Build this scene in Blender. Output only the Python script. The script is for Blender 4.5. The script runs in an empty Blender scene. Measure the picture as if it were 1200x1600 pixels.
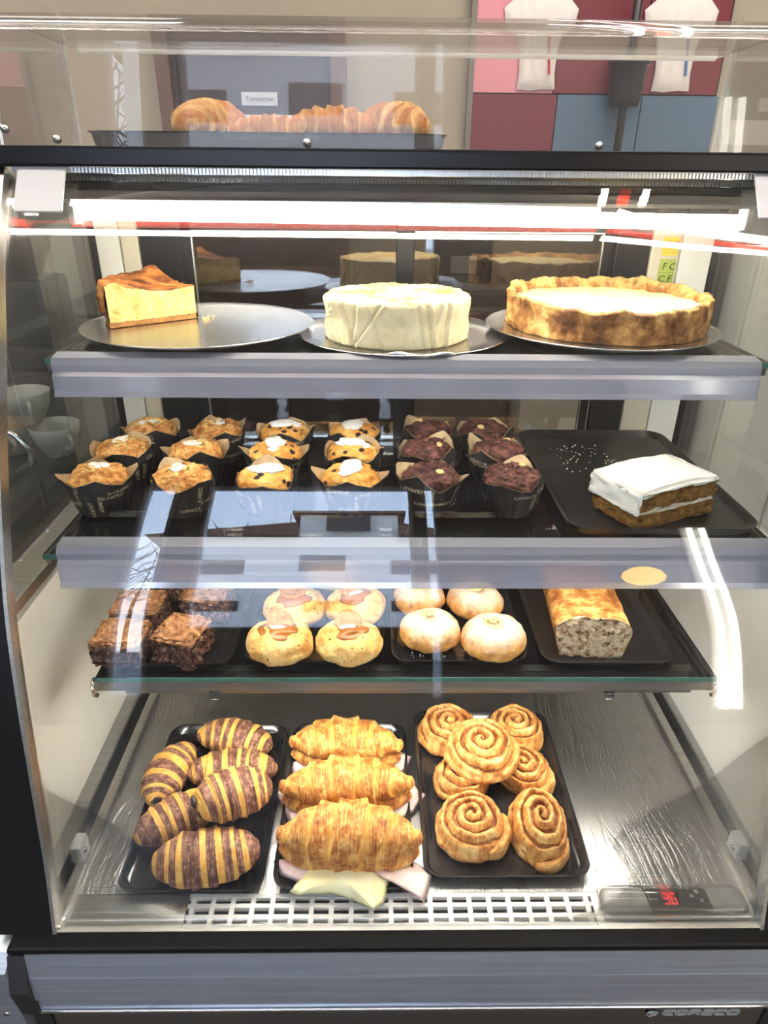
import bpy, bmesh, math, random
from mathutils import Vector, Matrix, noise, Euler
PI = math.pi
sc = bpy.context.scene
col = sc.collection
rnd = random.Random(7)

# ------------------------------------------------------------------ helpers
def link(name, me, mats=None, parent=None, loc=None, rot=None):
    me.name = name
    o = bpy.data.objects.new(name, me)
    col.objects.link(o)
    if mats is not None:
        for m in (mats if isinstance(mats, (list, tuple)) else [mats]):
            me.materials.append(m)
    if parent: o.parent = parent
    if loc is not None: o.location = loc
    if rot is not None: o.rotation_euler = rot
    return o

def thing(name, label, cat, loc=(0, 0, 0), rz=0, group=None, rot=None):
    o = bpy.data.objects.new(name, None)
    col.objects.link(o)
    o.empty_display_size = .02
    o.location = loc
    o.rotation_euler = rot if rot else (0, 0, rz)
    return tag(o, label, cat, group)

def tag(o, label, cat, group=None):
    o['label'] = label; o['category'] = cat
    if group: o['group'] = group
    return o

def struct(o):
    o['kind'] = 'structure'; return o

def dup(root, loc=None, rot=None, label=None):
    r = root.copy(); col.objects.link(r)
    if loc is not None: r.location = loc
    if rot is not None: r.rotation_euler = rot
    if label: r['label'] = label
    for ch in list(root.children):
        c = ch.copy(); col.objects.link(c); c.parent = r
        for g in list(ch.children):
            d = g.copy(); col.objects.link(d); d.parent = c
    return r

class MB:
    """collects boxes, bars, tubes and surfaces for ONE mesh object"""
    def __init__(self):
        self.v = []; self.f = []; self.m = []; self.s = []; self.uv = {}; self.band = {}
    def add(self, vs, fs, mi=0, smooth=False):
        b = len(self.v); self.v += [tuple(p) for p in vs]
        for f in fs:
            self.f.append(tuple(b + i for i in f)); self.m.append(mi); self.s.append(smooth)
        return b
    def box(self, a, b, mi=0, rot=None, piv=None, bev=0):
        x0, y0, z0 = a; x1, y1, z1 = b
        vs = [Vector(p) for p in ((x0,y0,z0),(x1,y0,z0),(x1,y1,z0),(x0,y1,z0),(x0,y0,z1),(x1,y0,z1),(x1,y1,z1),(x0,y1,z1))]
        fs = [(0,3,2,1),(4,5,6,7),(0,1,5,4),(1,2,6,5),(2,3,7,6),(3,0,4,7)]
        if bev > 0:
            bm = bmesh.new(); bv = [bm.verts.new(p) for p in vs]
            for f in fs: bm.faces.new([bv[i] for i in f])
            bmesh.ops.bevel(bm, geom=list(bm.edges), offset=bev, segments=2, affect='EDGES', profile=.6)
            bm.verts.index_update()
            vs = [v.co.copy() for v in bm.verts]; fs = [tuple(v.index for v in f.verts) for f in bm.faces]
            bm.free()
        if rot is not None:
            p = Vector(piv) if piv is not None else (Vector(a) + Vector(b)) / 2
            vs = [rot @ (q - p) + p for q in vs]
        self.add(vs, fs, mi); return self
    def lathe(self, prof, n=48, c=(0, 0, 0), mi=0, smooth=True, a0=0, a1=2 * PI):
        full = abs(a1 - a0 - 2 * PI) < 1e-6
        k = n if full else n + 1
        vs = []
        for r, z in prof:
            for i in range(k):
                a = a0 + (a1 - a0) * i / n
                vs.append((c[0] + r * math.cos(a), c[1] + r * math.sin(a), c[2] + z))
        fs = []
        for j in range(len(prof) - 1):
            for i in range(n):
                i2 = (i + 1) % k
                fs.append((j * k + i, j * k + i2, (j + 1) * k + i2, (j + 1) * k + i))
        self.add(vs, fs, mi, smooth); return self
    def tube(self, pts, r, n=10, mi=0, closed=False, smooth=True):
        pts = [Vector(p) for p in pts]; N = len(pts); rs = r if isinstance(r, (list, tuple)) else [r] * N
        vs = []; prev = None
        for i, p in enumerate(pts):
            if closed: t = pts[(i + 1) % N] - pts[i - 1]
            else: t = pts[min(i + 1, N - 1)] - pts[max(i - 1, 0)]
            t.normalize()
            if prev is None:
                up = Vector((0, 0, 1)) if abs(t.z) < .9 else Vector((1, 0, 0))
                a = t.cross(up).normalized()
            else:
                a = (prev - t * prev.dot(t)).normalized()
            prev = a; b = t.cross(a)
            for k in range(n):
                th = 2 * PI * k / n
                vs.append(p + (a * math.cos(th) + b * math.sin(th)) * rs[i])
        fs = []
        for i in range(N if closed else N - 1):
            for k in range(n):
                i2 = (i + 1) % N; k2 = (k + 1) % n
                fs.append((i * n + k, i * n + k2, i2 * n + k2, i2 * n + k))
        if not closed:
            fs.append(tuple(range(n - 1, -1, -1))); fs.append(tuple((N - 1) * n + k for k in range(n)))
        self.add(vs, fs, mi, smooth); return self
    def surf(self, nu, nv, fn, mi=0, closev=True, capu=True, smooth=True):
        """fn(u, v) -> (point, band); u,v in 0..1"""
        vs = []; bands = []; uvs = []
        kv = nv if closev else nv + 1
        for i in range(nu + 1):
            for j in range(kv):
                p, b = fn(i / nu, j / nv); vs.append(p); bands.append(b); uvs.append((i / nu, j / nv))
        fs = []
        for i in range(nu):
            for j in range(nv):
                j2 = (j + 1) % kv
                fs.append((i * kv + j, i * kv + j2, (i + 1) * kv + j2, (i + 1) * kv + j))
        if capu:
            fs.append(tuple(range(kv - 1, -1, -1))); fs.append(tuple(nu * kv + j for j in range(kv)))
        b0 = self.add(vs, fs, mi, smooth)
        for i, b in enumerate(bands): self.band[b0 + i] = b; self.uv[b0 + i] = uvs[i]
        return self
    def extrude(self, poly, axis, a, b, mi=0, smooth=False, caps=True):
        """closed 2D outline extruded along an axis ('x','y','z')"""
        def P(p, t):
            return {'x': (t, p[0], p[1]), 'y': (p[0], t, p[1]), 'z': (p[0], p[1], t)}[axis]
        n = len(poly); vs = [P(p, a) for p in poly] + [P(p, b) for p in poly]
        fs = [(i, (i + 1) % n, n + (i + 1) % n, n + i) for i in range(n)]
        self.add(vs, fs, mi, smooth)
        if caps:
            self.add([P(p, a) for p in poly], [tuple(range(n - 1, -1, -1))], mi)
            self.add([P(p, b) for p in poly], [tuple(range(n))], mi)
        return self
    def displace(self, amp, scale, seed=0, octv=3, zmin=None, hard=False):
        me = self.mesh('tmp')
        off = Vector((seed * 3.17, seed * 1.31, seed * 7.7)); nv = []
        for v in me.vertices:
            q = v.co * scale + off
            d = noise.fractal(q, 1.0, 2.0, octv) if not hard else noise.turbulence(q, octv, True)
            p = v.co + v.normal * d * amp
            if zmin is not None and p.z < zmin: p.z = zmin
            nv.append(tuple(p))
        self.v = nv; bpy.data.meshes.remove(me); return self
    def mesh(self, name):
        me = bpy.data.meshes.new(name); me.from_pydata([tuple(p) for p in self.v], [], self.f)
        me.polygons.foreach_set('material_index', self.m); me.polygons.foreach_set('use_smooth', self.s)
        if self.band:
            at = me.attributes.new('band', 'FLOAT', 'POINT')
            at.data.foreach_set('value', [float(self.band.get(i, 0)) for i in range(len(self.v))])
            at2 = me.attributes.new('sweep', 'FLOAT_VECTOR', 'POINT')
            flat = []
            for i in range(len(self.v)):
                u = self.uv.get(i, (0, 0)); flat += [u[0], u[1], 0]
            at2.data.foreach_set('vector', flat)
        me.update(); return me
    def build(self, name, mats, parent=None, loc=None, rot=None, weld=True, fixn=True, sharp=None):
        me = self.mesh(name)
        bm = bmesh.new(); bm.from_mesh(me)
        if weld: bmesh.ops.remove_doubles(bm, verts=bm.verts, dist=1e-6)
        if fixn: bmesh.ops.recalc_face_normals(bm, faces=bm.faces)
        bm.to_mesh(me); bm.free()
        if sharp:
            me.polygons.foreach_set('use_smooth', [True] * len(me.polygons))
            me.set_sharp_from_angle(angle=math.radians(sharp))
        me.update()
        return link(name, me, mats, parent, loc, rot)

def text_mesh(s, size, ext=.0004, shear=0, align='CENTER', res=2):
    cu = bpy.data.curves.new('lettering', 'FONT'); cu.body = s; cu.size = size; cu.extrude = ext
    cu.align_x = align; cu.align_y = 'CENTER'; cu.shear = shear; cu.resolution_u = res
    o = bpy.data.objects.new('lettering', cu); col.objects.link(o)
    dg = bpy.context.evaluated_depsgraph_get()
    me = bpy.data.meshes.new_from_object(o.evaluated_get(dg))
    bpy.data.objects.remove(o); bpy.data.curves.remove(cu); me.materials.clear()
    return me

# ------------------------------------------------------------------ materials
def new(name):
    m = bpy.data.materials.new(name); m.use_nodes = True
    nt = m.node_tree; nt.nodes.clear()
    out = nt.nodes.new('ShaderNodeOutputMaterial'); return m, nt, out
def N(nt, t, **kw):
    n = nt.nodes.new(t)
    for k, v in kw.items():
        if k in n.inputs: n.inputs[k].default_value = v
        else: setattr(n, k, v)
    return n
def rgb(c): return (c[0], c[1], c[2], 1)
def srgb(r, g, b):
    f = lambda x: (x / 255 / 12.92) if x / 255 <= .04045 else ((x / 255 + .055) / 1.055) ** 2.4
    return (f(r), f(g), f(b))
def ramp(nt, stops):
    r = nt.nodes.new('ShaderNodeValToRGB'); e = r.color_ramp.elements
    while len(e) > 1: e.remove(e[-1])
    e[0].position = stops[0][0]; e[0].color = rgb(stops[0][1])
    for p, c in stops[1:]:
        x = e.new(p); x.color = rgb(c)
    return r
def plain(name, c, rough=.5, metal=0, spec=.5, bump=0, bscale=200, var=0, vscale=6, coat=0):
    m, nt, out = new(name); p = N(nt, 'ShaderNodeBsdfPrincipled')
    p.inputs['Base Color'].default_value = rgb(c); p.inputs['Roughness'].default_value = rough
    p.inputs['Metallic'].default_value = metal; p.inputs['Specular IOR Level'].default_value = spec
    p.inputs['Coat Weight'].default_value = coat
    nt.links.new(p.outputs[0], out.inputs[0])
    tc = N(nt, 'ShaderNodeTexCoord')
    if var:
        n = N(nt, 'ShaderNodeTexNoise', Scale=vscale, Detail=4); nt.links.new(tc.outputs['Object'], n.inputs['Vector'])
        r = ramp(nt, [(.3, [x * (1 - var) for x in c]), (.7, [min(1, x * (1 + var)) for x in c])])
        nt.links.new(n.outputs[0], r.inputs[0]); nt.links.new(r.outputs[0], p.inputs['Base Color'])
    if bump:
        n = N(nt, 'ShaderNodeTexNoise', Scale=bscale, Detail=3); nt.links.new(tc.outputs['Object'], n.inputs['Vector'])
        b = N(nt, 'ShaderNodeBump', Strength=bump, Distance=.001); nt.links.new(n.outputs[0], b.inputs['Height'])
        nt.links.new(b.outputs[0], p.inputs['Normal'])
    return m
def emit(name, c, s):
    m, nt, out = new(name); e = N(nt, 'ShaderNodeEmission', Strength=s); e.inputs['Color'].default_value = rgb(c)
    nt.links.new(e.outputs[0], out.inputs[0]); return m
def glass(name, tint=(.97, .99, .98), ior=1.5, boost=0.0, rough=0.0, haze=0.0, hazec=(.8, .8, .85), gain=1.0):
    """thin clear pane: see-through plus a Fresnel mirror image (gain for coated panes), a little surface haze"""
    m, nt, out = new(name)
    t = N(nt, 'ShaderNodeBsdfTransparent'); t.inputs[0].default_value = rgb(tint)
    g = N(nt, 'ShaderNodeBsdfGlossy', Roughness=rough)
    f = N(nt, 'ShaderNodeFresnel', IOR=ior)
    a = N(nt, 'ShaderNodeMath', operation='MULTIPLY_ADD', use_clamp=True); a.inputs[1].default_value = gain; a.inputs[2].default_value = boost
    nt.links.new(f.outputs[0], a.inputs[0])
    mx = N(nt, 'ShaderNodeMixShader'); nt.links.new(a.outputs[0], mx.inputs[0])
    src = t.outputs[0]
    if haze:
        d = N(nt, 'ShaderNodeBsdfDiffuse'); d.inputs[0].default_value = rgb(hazec)
        m2 = N(nt, 'ShaderNodeMixShader'); m2.inputs[0].default_value = haze
        nt.links.new(t.outputs[0], m2.inputs[1]); nt.links.new(d.outputs[0], m2.inputs[2]); src = m2.outputs[0]
    nt.links.new(src, mx.inputs[1]); nt.links.new(g.outputs[0], mx.inputs[2])
    nt.links.new(mx.outputs[0], out.inputs[0]); return m
def steel(name, c=(.62, .62, .6), rough=.3, stretch=(4, 300, 300), scratch=0, var=.12):
    m, nt, out = new(name); p = N(nt, 'ShaderNodeBsdfPrincipled', Metallic=1.0, Roughness=rough)
    tc = N(nt, 'ShaderNodeTexCoord'); mp = N(nt, 'ShaderNodeMapping'); mp.inputs['Scale'].default_value = stretch
    n = N(nt, 'ShaderNodeTexNoise', Scale=1, Detail=3); L = nt.links.new
    L(tc.outputs['Object'], mp.inputs[0]); L(mp.outputs[0], n.inputs['Vector'])
    r = ramp(nt, [(.3, [x * (1 - var) for x in c]), (.7, [min(1, x * (1 + var)) for x in c])]); L(n.outputs[0], r.inputs[0])
    L(r.outputs[0], p.inputs['Base Color'])
    h = n.outputs[0]
    b = N(nt, 'ShaderNodeBump', Strength=.08, Distance=.0005); L(h, b.inputs['Height'])
    last = b
    if scratch:
        # long thin scratches: stretched, warped voronoi edges in three directions
        for k, (ang, sx, sy) in enumerate(((.5, 60, 3.0), (2.2, 75, 3.5), (1.2, 50, 4.0), (0.1, 65, 3.0))):
            mp2 = N(nt, 'ShaderNodeMapping'); mp2.inputs['Rotation'].default_value = (0, 0, ang); mp2.inputs['Scale'].default_value = (sx, sy, 10)
            w = N(nt, 'ShaderNodeTexNoise', Scale=7, Detail=1); L(tc.outputs['Object'], w.inputs['Vector'])
            ad = N(nt, 'ShaderNodeVectorMath', operation='MULTIPLY_ADD'); ad.inputs[1].default_value = (.05, .05, 0)
            L(w.outputs['Color'], ad.inputs[0]); L(tc.outputs['Object'], ad.inputs[2]); L(ad.outputs[0], mp2.inputs[0])
            vn = N(nt, 'ShaderNodeTexVoronoi', feature='DISTANCE_TO_EDGE', Scale=1.0); L(mp2.outputs[0], vn.inputs['Vector'])
            cr = ramp(nt, [(0, (0, 0, 0)), (.03, (1, 1, 1))]); L(vn.outputs['Distance'], cr.inputs[0])
            b2 = N(nt, 'ShaderNodeBump', Strength=scratch, Distance=.0006); L(cr.outputs[0], b2.inputs['Height']); L(last.outputs[0], b2.inputs['Normal']); last = b2
    L(last.outputs[0], p.inputs['Normal']); L(p.outputs[0], out.inputs[0]); return m
def food(name, stops, scale=60, detail=6, bump=.5, bscale=180, rough=.6, spec=.3, dist=.002, spots=None, top=None, sss=0, coat=0):
    """baked surface: noise-coloured crust with a crumb bump; spots = (colour, scale, size); top = (colour, z0, z1, noise) dusting over the upper side"""
    m, nt, out = new(name); L = nt.links.new
    p = N(nt, 'ShaderNodeBsdfPrincipled', Roughness=rough); p.inputs['Specular IOR Level'].default_value = spec
    p.inputs['Coat Weight'].default_value = coat; p.inputs['Coat Roughness'].default_value = .3
    tc = N(nt, 'ShaderNodeTexCoord'); oi = N(nt, 'ShaderNodeObjectInfo')
    off = N(nt, 'ShaderNodeVectorMath', operation='MULTIPLY_ADD'); off.inputs[1].default_value = (3, 5, 2)
    cx = N(nt, 'ShaderNodeCombineXYZ')
    for i in range(3): L(oi.outputs['Random'], cx.inputs[i])
    L(cx.outputs[0], off.inputs[0]); L(tc.outputs['Object'], off.inputs[2]); V = off.outputs[0]
    n = N(nt, 'ShaderNodeTexNoise', Scale=scale, Detail=detail, Roughness=.65); L(V, n.inputs['Vector'])
    r = ramp(nt, stops); L(n.outputs[0], r.inputs[0]); c = r.outputs[0]
    if spots:
        sc_, ss, sz = spots
        vo = N(nt, 'ShaderNodeTexVoronoi', Scale=ss); L(V, vo.inputs['Vector'])
        lt = N(nt, 'ShaderNodeMapRange', **{'From Min': sz, 'From Max': sz * .7}); L(vo.outputs['Distance'], lt.inputs['Value'])
        mx = N(nt, 'ShaderNodeMixRGB'); L(lt.outputs[0], mx.inputs[0]); L(c, mx.inputs[1]); mx.inputs[2].default_value = rgb(sc_); c = mx.outputs[0]
    if top:
        tcol, z0, z1, na = top
        sp = N(nt, 'ShaderNodeSeparateXYZ'); L(tc.outputs['Object'], sp.inputs[0])
        n3 = N(nt, 'ShaderNodeTexNoise', Scale=90, Detail=5, Roughness=.7); L(V, n3.inputs['Vector'])
        ma = N(nt, 'ShaderNodeMath', operation='MULTIPLY_ADD'); ma.inputs[1].default_value = na; L(n3.outputs[0], ma.inputs[0]); L(sp.outputs['Z'], ma.inputs[2])
        mr = N(nt, 'ShaderNodeMapRange', **{'From Min': z0 + na * .5, 'From Max': z1 + na * .5}); L(ma.outputs[0], mr.inputs['Value'])
        mx = N(nt, 'ShaderNodeMixRGB'); L(mr.outputs[0], mx.inputs[0]); L(c, mx.inputs[1]); mx.inputs[2].default_value = rgb(tcol); c = mx.outputs[0]
    L(c, p.inputs['Base Color'])
    if sss:
        p.inputs['Subsurface Weight'].default_value = sss; p.inputs['Subsurface Radius'].default_value = (.006, .003, .001); p.inputs['Subsurface Scale'].default_value = 1
    n2 = N(nt, 'ShaderNodeTexNoise', Scale=bscale, Detail=5, Roughness=.6); L(V, n2.inputs['Vector'])
    b = N(nt, 'ShaderNodeBump', Strength=bump, Distance=dist); L(n2.outputs[0], b.inputs['Height']); L(b.outputs[0], p.inputs['Normal'])
    L(p.outputs[0], out.inputs[0]); return m
def banded(name, a_stops, b_stops, edge, flake=(9, 60), bump=.5, rough=.55, spec=.35, wob=.18, soft=.05, big_scale=45):
    """rolled dough: colour a where the band attribute's fraction is below edge, b above; fine layers run along the sweep"""
    m, nt, out = new(name); L = nt.links.new
    p = N(nt, 'ShaderNodeBsdfPrincipled', Roughness=rough); p.inputs['Specular IOR Level'].default_value = spec
    at = N(nt, 'ShaderNodeAttribute', attribute_name='band'); sw = N(nt, 'ShaderNodeAttribute', attribute_name='sweep')
    tc = N(nt, 'ShaderNodeTexCoord')
    mp = N(nt, 'ShaderNodeMapping'); mp.inputs['Scale'].default_value = (flake[1], flake[0], 1); L(sw.outputs['Vector'], mp.inputs[0])
    fl = N(nt, 'ShaderNodeTexNoise', Scale=1, Detail=5, Roughness=.7); fl.inputs['Distortion'].default_value = .6; L(mp.outputs[0], fl.inputs['Vector'])
    big = N(nt, 'ShaderNodeTexNoise', Scale=big_scale, Detail=5, Roughness=.65); L(tc.outputs['Object'], big.inputs['Vector'])
    mixn = N(nt, 'ShaderNodeMath', operation='ADD'); L(fl.outputs[0], mixn.inputs[0]); L(big.outputs[0], mixn.inputs[1])
    half = N(nt, 'ShaderNodeMath', operation='MULTIPLY'); half.inputs[1].default_value = .5; L(mixn.outputs[0], half.inputs[0])
    ra = ramp(nt, a_stops); rb = ramp(nt, b_stops); L(half.outputs[0], ra.inputs[0]); L(half.outputs[0], rb.inputs[0])
    wv = N(nt, 'ShaderNodeMath', operation='MULTIPLY_ADD'); wv.inputs[1].default_value = wob; L(big.outputs[0], wv.inputs[0]); L(at.outputs['Fac'], wv.inputs[2])
    fr = N(nt, 'ShaderNodeMath', operation='FRACT'); L(wv.outputs[0], fr.inputs[0])
    # smooth on both sides of the stripe
    m1 = N(nt, 'ShaderNodeMapRange', **{'From Min': edge - soft, 'From Max': edge + soft}); L(fr.outputs[0], m1.inputs['Value'])
    mx = N(nt, 'ShaderNodeMixRGB'); L(m1.outputs[0], mx.inputs[0]); L(ra.outputs[0], mx.inputs[1]); L(rb.outputs[0], mx.inputs[2])
    L(mx.outputs[0], p.inputs['Base Color'])
    b = N(nt, 'ShaderNodeBump', Strength=bump, Distance=.0016); L(mixn.outputs[0], b.inputs['Height']); L(b.outputs[0], p.inputs['Normal'])
    L(p.outputs[0], out.inputs[0]); return m

M = {}
M['front_glass'] = glass('curved front glass', (.985, .992, .988), 1.52, haze=.003, gain=.75)
M['side_glass'] = glass('side glass', (.94, .97, .95), 1.3, haze=.03, gain=.45)
M['shelf_glass'] = glass('shelf glass', (.93, .96, .95), 1.5, haze=.01)
M['glass_edge'] = plain('green polished glass edge', (.07, .2, .16), .15, spec=.8)
M['door_glass'] = glass('rear door mirror glass', (.62, .6, .58), 1.6, boost=.1, gain=1.2)
M['acrylic'] = glass('clear acrylic sheet', (.97, .97, .96), 1.4, haze=.03, hazec=(.9, .88, .85), gain=.6)
M['acrylic_edge'] = plain('bright acrylic edge', (.95, .93, .88), .3)  # near-white colour stands in for light caught in the sheet edges
M['rail'] = glass('clear price rail plastic', (.84, .84, .92), 1.5, boost=.10, rough=.10, haze=.34, hazec=(.82, .83, .95))
M['clear_cover'] = glass('clear moulded cover', (.96, .96, .95), 1.5, rough=.06, haze=.06, hazec=(.95, .95, .9))
M['black_frame'] = plain('black enamelled frame', (.010, .010, .011), .3, spec=.3)
M['seal'] = plain('black front seal', (.006, .006, .006), .45, spec=.12)
M['rubber'] = plain('black gasket', (.02, .02, .02), .6)
M['steel'] = steel('brushed stainless steel', (.58, .585, .58), .28)
M['deck_steel'] = steel('scratched stainless deck', (.62, .61, .58), .33, (60, 40, 60), scratch=.4, var=.05)
M['steel_blue'] = steel('cool stainless front', (.68, .74, .82), .48)  # pale blue tint holds the sky mirrored in the bumper bands
M['front_steel'] = steel('dark stainless panel', (.36, .36, .34), .32)
M['alu'] = steel('aluminium profile', (.66, .65, .6), .32)
M['chrome'] = plain('polished chrome', (.8, .8, .8), .12, metal=1)
M['white_panel'] = plain('white enamelled panel', srgb(226, 224, 212), .42, var=.05, vscale=9)
M['tan_panel'] = plain('beige upright panel', srgb(205, 196, 172), .5)
M['grille'] = plain('white enamelled grille', srgb(240, 238, 228), .35)
M['dark'] = plain('dark void', (.012, .012, .012), .7)
M['tray'] = plain('black enamelled tray', (.014, .014, .016), .16, spec=.6, bump=.05, bscale=60)
M['tray_matt'] = plain('black worn tray', (.022, .021, .02), .3, spec=.5, var=.5, vscale=14)
M['plate_steel'] = steel('round steel cake stand', (.66, .66, .65), .25, (40, 40, 40), var=.05)
M['plate_dark'] = steel('worn steel plate', (.42, .4, .39), .2, (40, 40, 40), var=.1)
M['led'] = emit('LED tube of the case', (1, .93, .8), 45)
M['led_shelf'] = emit('LED strip below shelf', (1, .94, .85), 52)
M['neon_white'] = emit('white ceiling tube', (1, .96, .88), 34)
M['neon_red'] = emit('red ceiling tube', (1, .09, .05), 5)
M['wall_tube'] = emit('white wall tube', (1, .96, .86), 16)
M['spot'] = emit('ceiling spot', (1, .93, .82), 30)
M['fill_panel_light'] = emit('ceiling light panel', (1, .95, .87), 10)  # glow of the added fill panels
M['led_low'] = emit('LED strip below lowest shelf', (1, .95, .86), 105)
M['digit'] = emit('red LED digits', (1, .03, .04), 3)
M['badge'] = plain('satin silver lettering', (.62, .62, .6), .35, metal=.3)
M['white_plastic'] = plain('white plastic', (.8, .8, .77), .35)
M['tag'] = plain('white acrylic tag', (.5, .5, .5), .35)
M['black_print'] = plain('black print', (.01, .01, .01), .6)
M['green_card'] = plain('green sticker', srgb(165, 180, 80), .5)
M['yellow_card'] = plain('yellow sticker', srgb(238, 205, 70), .5)
# food
M['butter_croissant'] = banded('butter croissant crust',
    [(.3, srgb(205, 128, 50)), (.5, srgb(236, 176, 84)), (.7, srgb(250, 214, 130))],
    [(.40, srgb(132, 72, 28)), (.47, srgb(184, 112, 48)), (.53, srgb(216, 152, 74)), (.60, srgb(244, 206, 132))], .26, flake=(9, 110), bump=1, rough=.42, soft=.14, big_scale=90)
M['plain_croissant'] = banded('plain croissant crust',
    [(.3, srgb(196, 128, 62)), (.6, srgb(240, 194, 120))],
    [(.34, srgb(140, 78, 32)), (.5, srgb(190, 120, 56)), (.68, srgb(236, 184, 108))], .2, flake=(5, 70), bump=.5, rough=.5, soft=.14)
M['choc_croissant'] = banded('striped chocolate croissant',
    [(.3, srgb(190, 122, 50)), (.5, srgb(226, 170, 78)), (.7, srgb(250, 218, 134))],
    [(.38, srgb(60, 34, 25)), (.5, srgb(116, 74, 56)), (.60, srgb(182, 138, 114))], .38, flake=(6, 60), bump=.8, rough=.42, soft=.03, wob=.06, big_scale=150)
M['choc'] = plain('dark chocolate filling', (.02, .011, .008), .35)
M['ham'] = food('cooked ham', [(.35, srgb(232, 190, 180)), (.65, srgb(246, 222, 214))], 50, bump=.1, rough=.4, sss=.2)
M['cheese'] = food('sliced cheese', [(.35, srgb(252, 234, 166)), (.65, srgb(255, 246, 204))], 30, bump=.08, rough=.4, sss=.2)
M['swirl'] = banded('cinnamon swirl dough',
    [(.36, srgb(92, 48, 22)), (.5, srgb(146, 86, 42)), (.62, srgb(196, 134, 76))],
    [(.40, srgb(160, 92, 40)), (.48, srgb(204, 140, 70)), (.56, srgb(232, 182, 106)), (.64, srgb(248, 218, 152))], .38, flake=(30, 8), bump=.4, rough=.42, soft=.14, wob=.22)
M['muffin'] = food('golden muffin crumb', [(.36, srgb(150, 88, 36)), (.48, srgb(206, 142, 70)), (.64, srgb(240, 196, 122))], 80, bump=1, bscale=170, dist=.003)
M['berry_muffin'] = food('blueberry muffin crumb', [(.3, srgb(168, 100, 36)), (.5, srgb(222, 158, 72)), (.7, srgb(246, 204, 124))], 45, bump=.5, bscale=150, dist=.0025, spots=(srgb(38, 22, 30), 62, .3))
M['choc_muffin'] = food('chocolate muffin crumb', [(.3, srgb(38, 18, 14)), (.5, srgb(86, 48, 40)), (.7, srgb(142, 92, 80))], 60, bump=.8, bscale=170, dist=.003, rough=.5)
M['nut'] = food('pale nut piece', [(.3, srgb(226, 176, 96)), (.7, srgb(250, 226, 160))], 60)
M['icing'] = food('white icing', [(.3, srgb(246, 244, 236)), (.7, srgb(255, 254, 250))], 40, bump=.15, rough=.5)
M['paper_black'] = plain('black baking paper', (.017, .016, .016), .55, spec=.35, bump=.3, bscale=260, var=.4, vscale=90)
M['paper_tan'] = plain('tan inside of baking paper', srgb(196, 170, 128), .6, var=.2, vscale=80)
M['print_cream'] = plain('cream print', srgb(214, 196, 158), .6)
M['brownie'] = food('brownie sides', [(.36, srgb(44, 24, 18)), (.5, srgb(100, 64, 50)), (.64, srgb(180, 136, 110))], 150, bump=1, bscale=220, dist=.004, rough=.6)
M['brownie_top'] = food('brownie top crust', [(.34, srgb(104, 64, 38)), (.5, srgb(164, 112, 70)), (.66, srgb(206, 158, 110))], 120, bump=1, bscale=200, dist=.003)
M['cookie'] = food('pale cookie dough', [(.34, srgb(200, 136, 62)), (.48, srgb(232, 184, 104)), (.66, srgb(246, 214, 142))], 44, bump=.8, bscale=120, dist=.002, spots=(srgb(92, 60, 30), 95, .14))
M['caramel'] = food('caramel spread', [(.3, srgb(140, 80, 24)), (.7, srgb(180, 112, 42))], 20, bump=.05, rough=.25, coat=.5)
M['biscuit'] = food('brown caramel biscuit', [(.36, srgb(160, 94, 38)), (.6, srgb(206, 138, 66))], 90, bump=.4, bscale=240, dist=.001)
M['sugar_bun'] = food('sugared bun crust', [(.3, srgb(176, 104, 40)), (.5, srgb(226, 164, 84)), (.7, srgb(246, 204, 128))], 60, bump=.45, bscale=160, top=(srgb(252, 244, 226), .022, .050, .03))
M['cream_swirl'] = food('piped pale cream', [(.3, srgb(214, 186, 120)), (.7, srgb(244, 226, 168))], 40, bump=.1, rough=.4)
M['loaf_crust'] = food('banana loaf crust', [(.36, srgb(142, 80, 34)), (.5, srgb(200, 130, 62)), (.62, srgb(242, 196, 118))], 48, bump=.8, bscale=140)
M['loaf_crumb'] = food('banana loaf crumb', [(.38, srgb(110, 74, 48)), (.45, srgb(206, 168, 124)), (.56, srgb(244, 220, 182))], 130, bump=1, bscale=240, dist=.004)
M['carrot_crumb'] = food('carrot cake crumb', [(.32, srgb(84, 54, 18)), (.5, srgb(146, 102, 40)), (.7, srgb(190, 142, 66))], 110, bump=1, bscale=240, dist=.004)
M['frosting'] = food('white frosting', [(.3, srgb(250, 246, 228)), (.7, srgb(255, 252, 240))], 30, bump=.2, bscale=60, rough=.45, sss=.1)
M['cream_layer'] = food('cream filling', [(.3, srgb(236, 222, 190)), (.7, srgb(252, 244, 220))], 80, bump=.4)
M['cheese_side'] = food('white cheesecake side', [(.3, srgb(222, 206, 158)), (.7, srgb(244, 234, 196))], 45, bump=.3, bscale=130, spots=(srgb(150, 120, 70), 160, .09))
M['cheese_top'] = food('browned cheesecake top', [(.32, srgb(190, 112, 32)), (.45, srgb(240, 206, 122)), (.62, srgb(254, 242, 196))], 22, bump=.2)
M['pale_top'] = food('pale baked top', [(.3, srgb(244, 214, 130)), (.7, srgb(255, 244, 202))], 24, bump=.2)
M['burnt_side'] = food('burnt pastry side', [(.32, srgb(72, 42, 22)), (.46, srgb(140, 92, 46)), (.58, srgb(196, 146, 82)), (.70, srgb(240, 206, 136))], 30, detail=4, bump=.6, bscale=110, top=(srgb(238, 204, 132), .036, .060, .044))
M['burnt_top'] = food('burnt cheesecake top', [(.34, srgb(40, 22, 16)), (.46, srgb(112, 62, 34)), (.58, srgb(182, 112, 54)), (.7, srgb(232, 180, 96))], 26, bump=.35)
M['slice_cut'] = food('yellow cheesecake cut face', [(.34, srgb(178, 158, 84)), (.5, srgb(212, 194, 118)), (.66, srgb(230, 216, 146))], 90, bump=.8, bscale=120, dist=.003)
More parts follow.
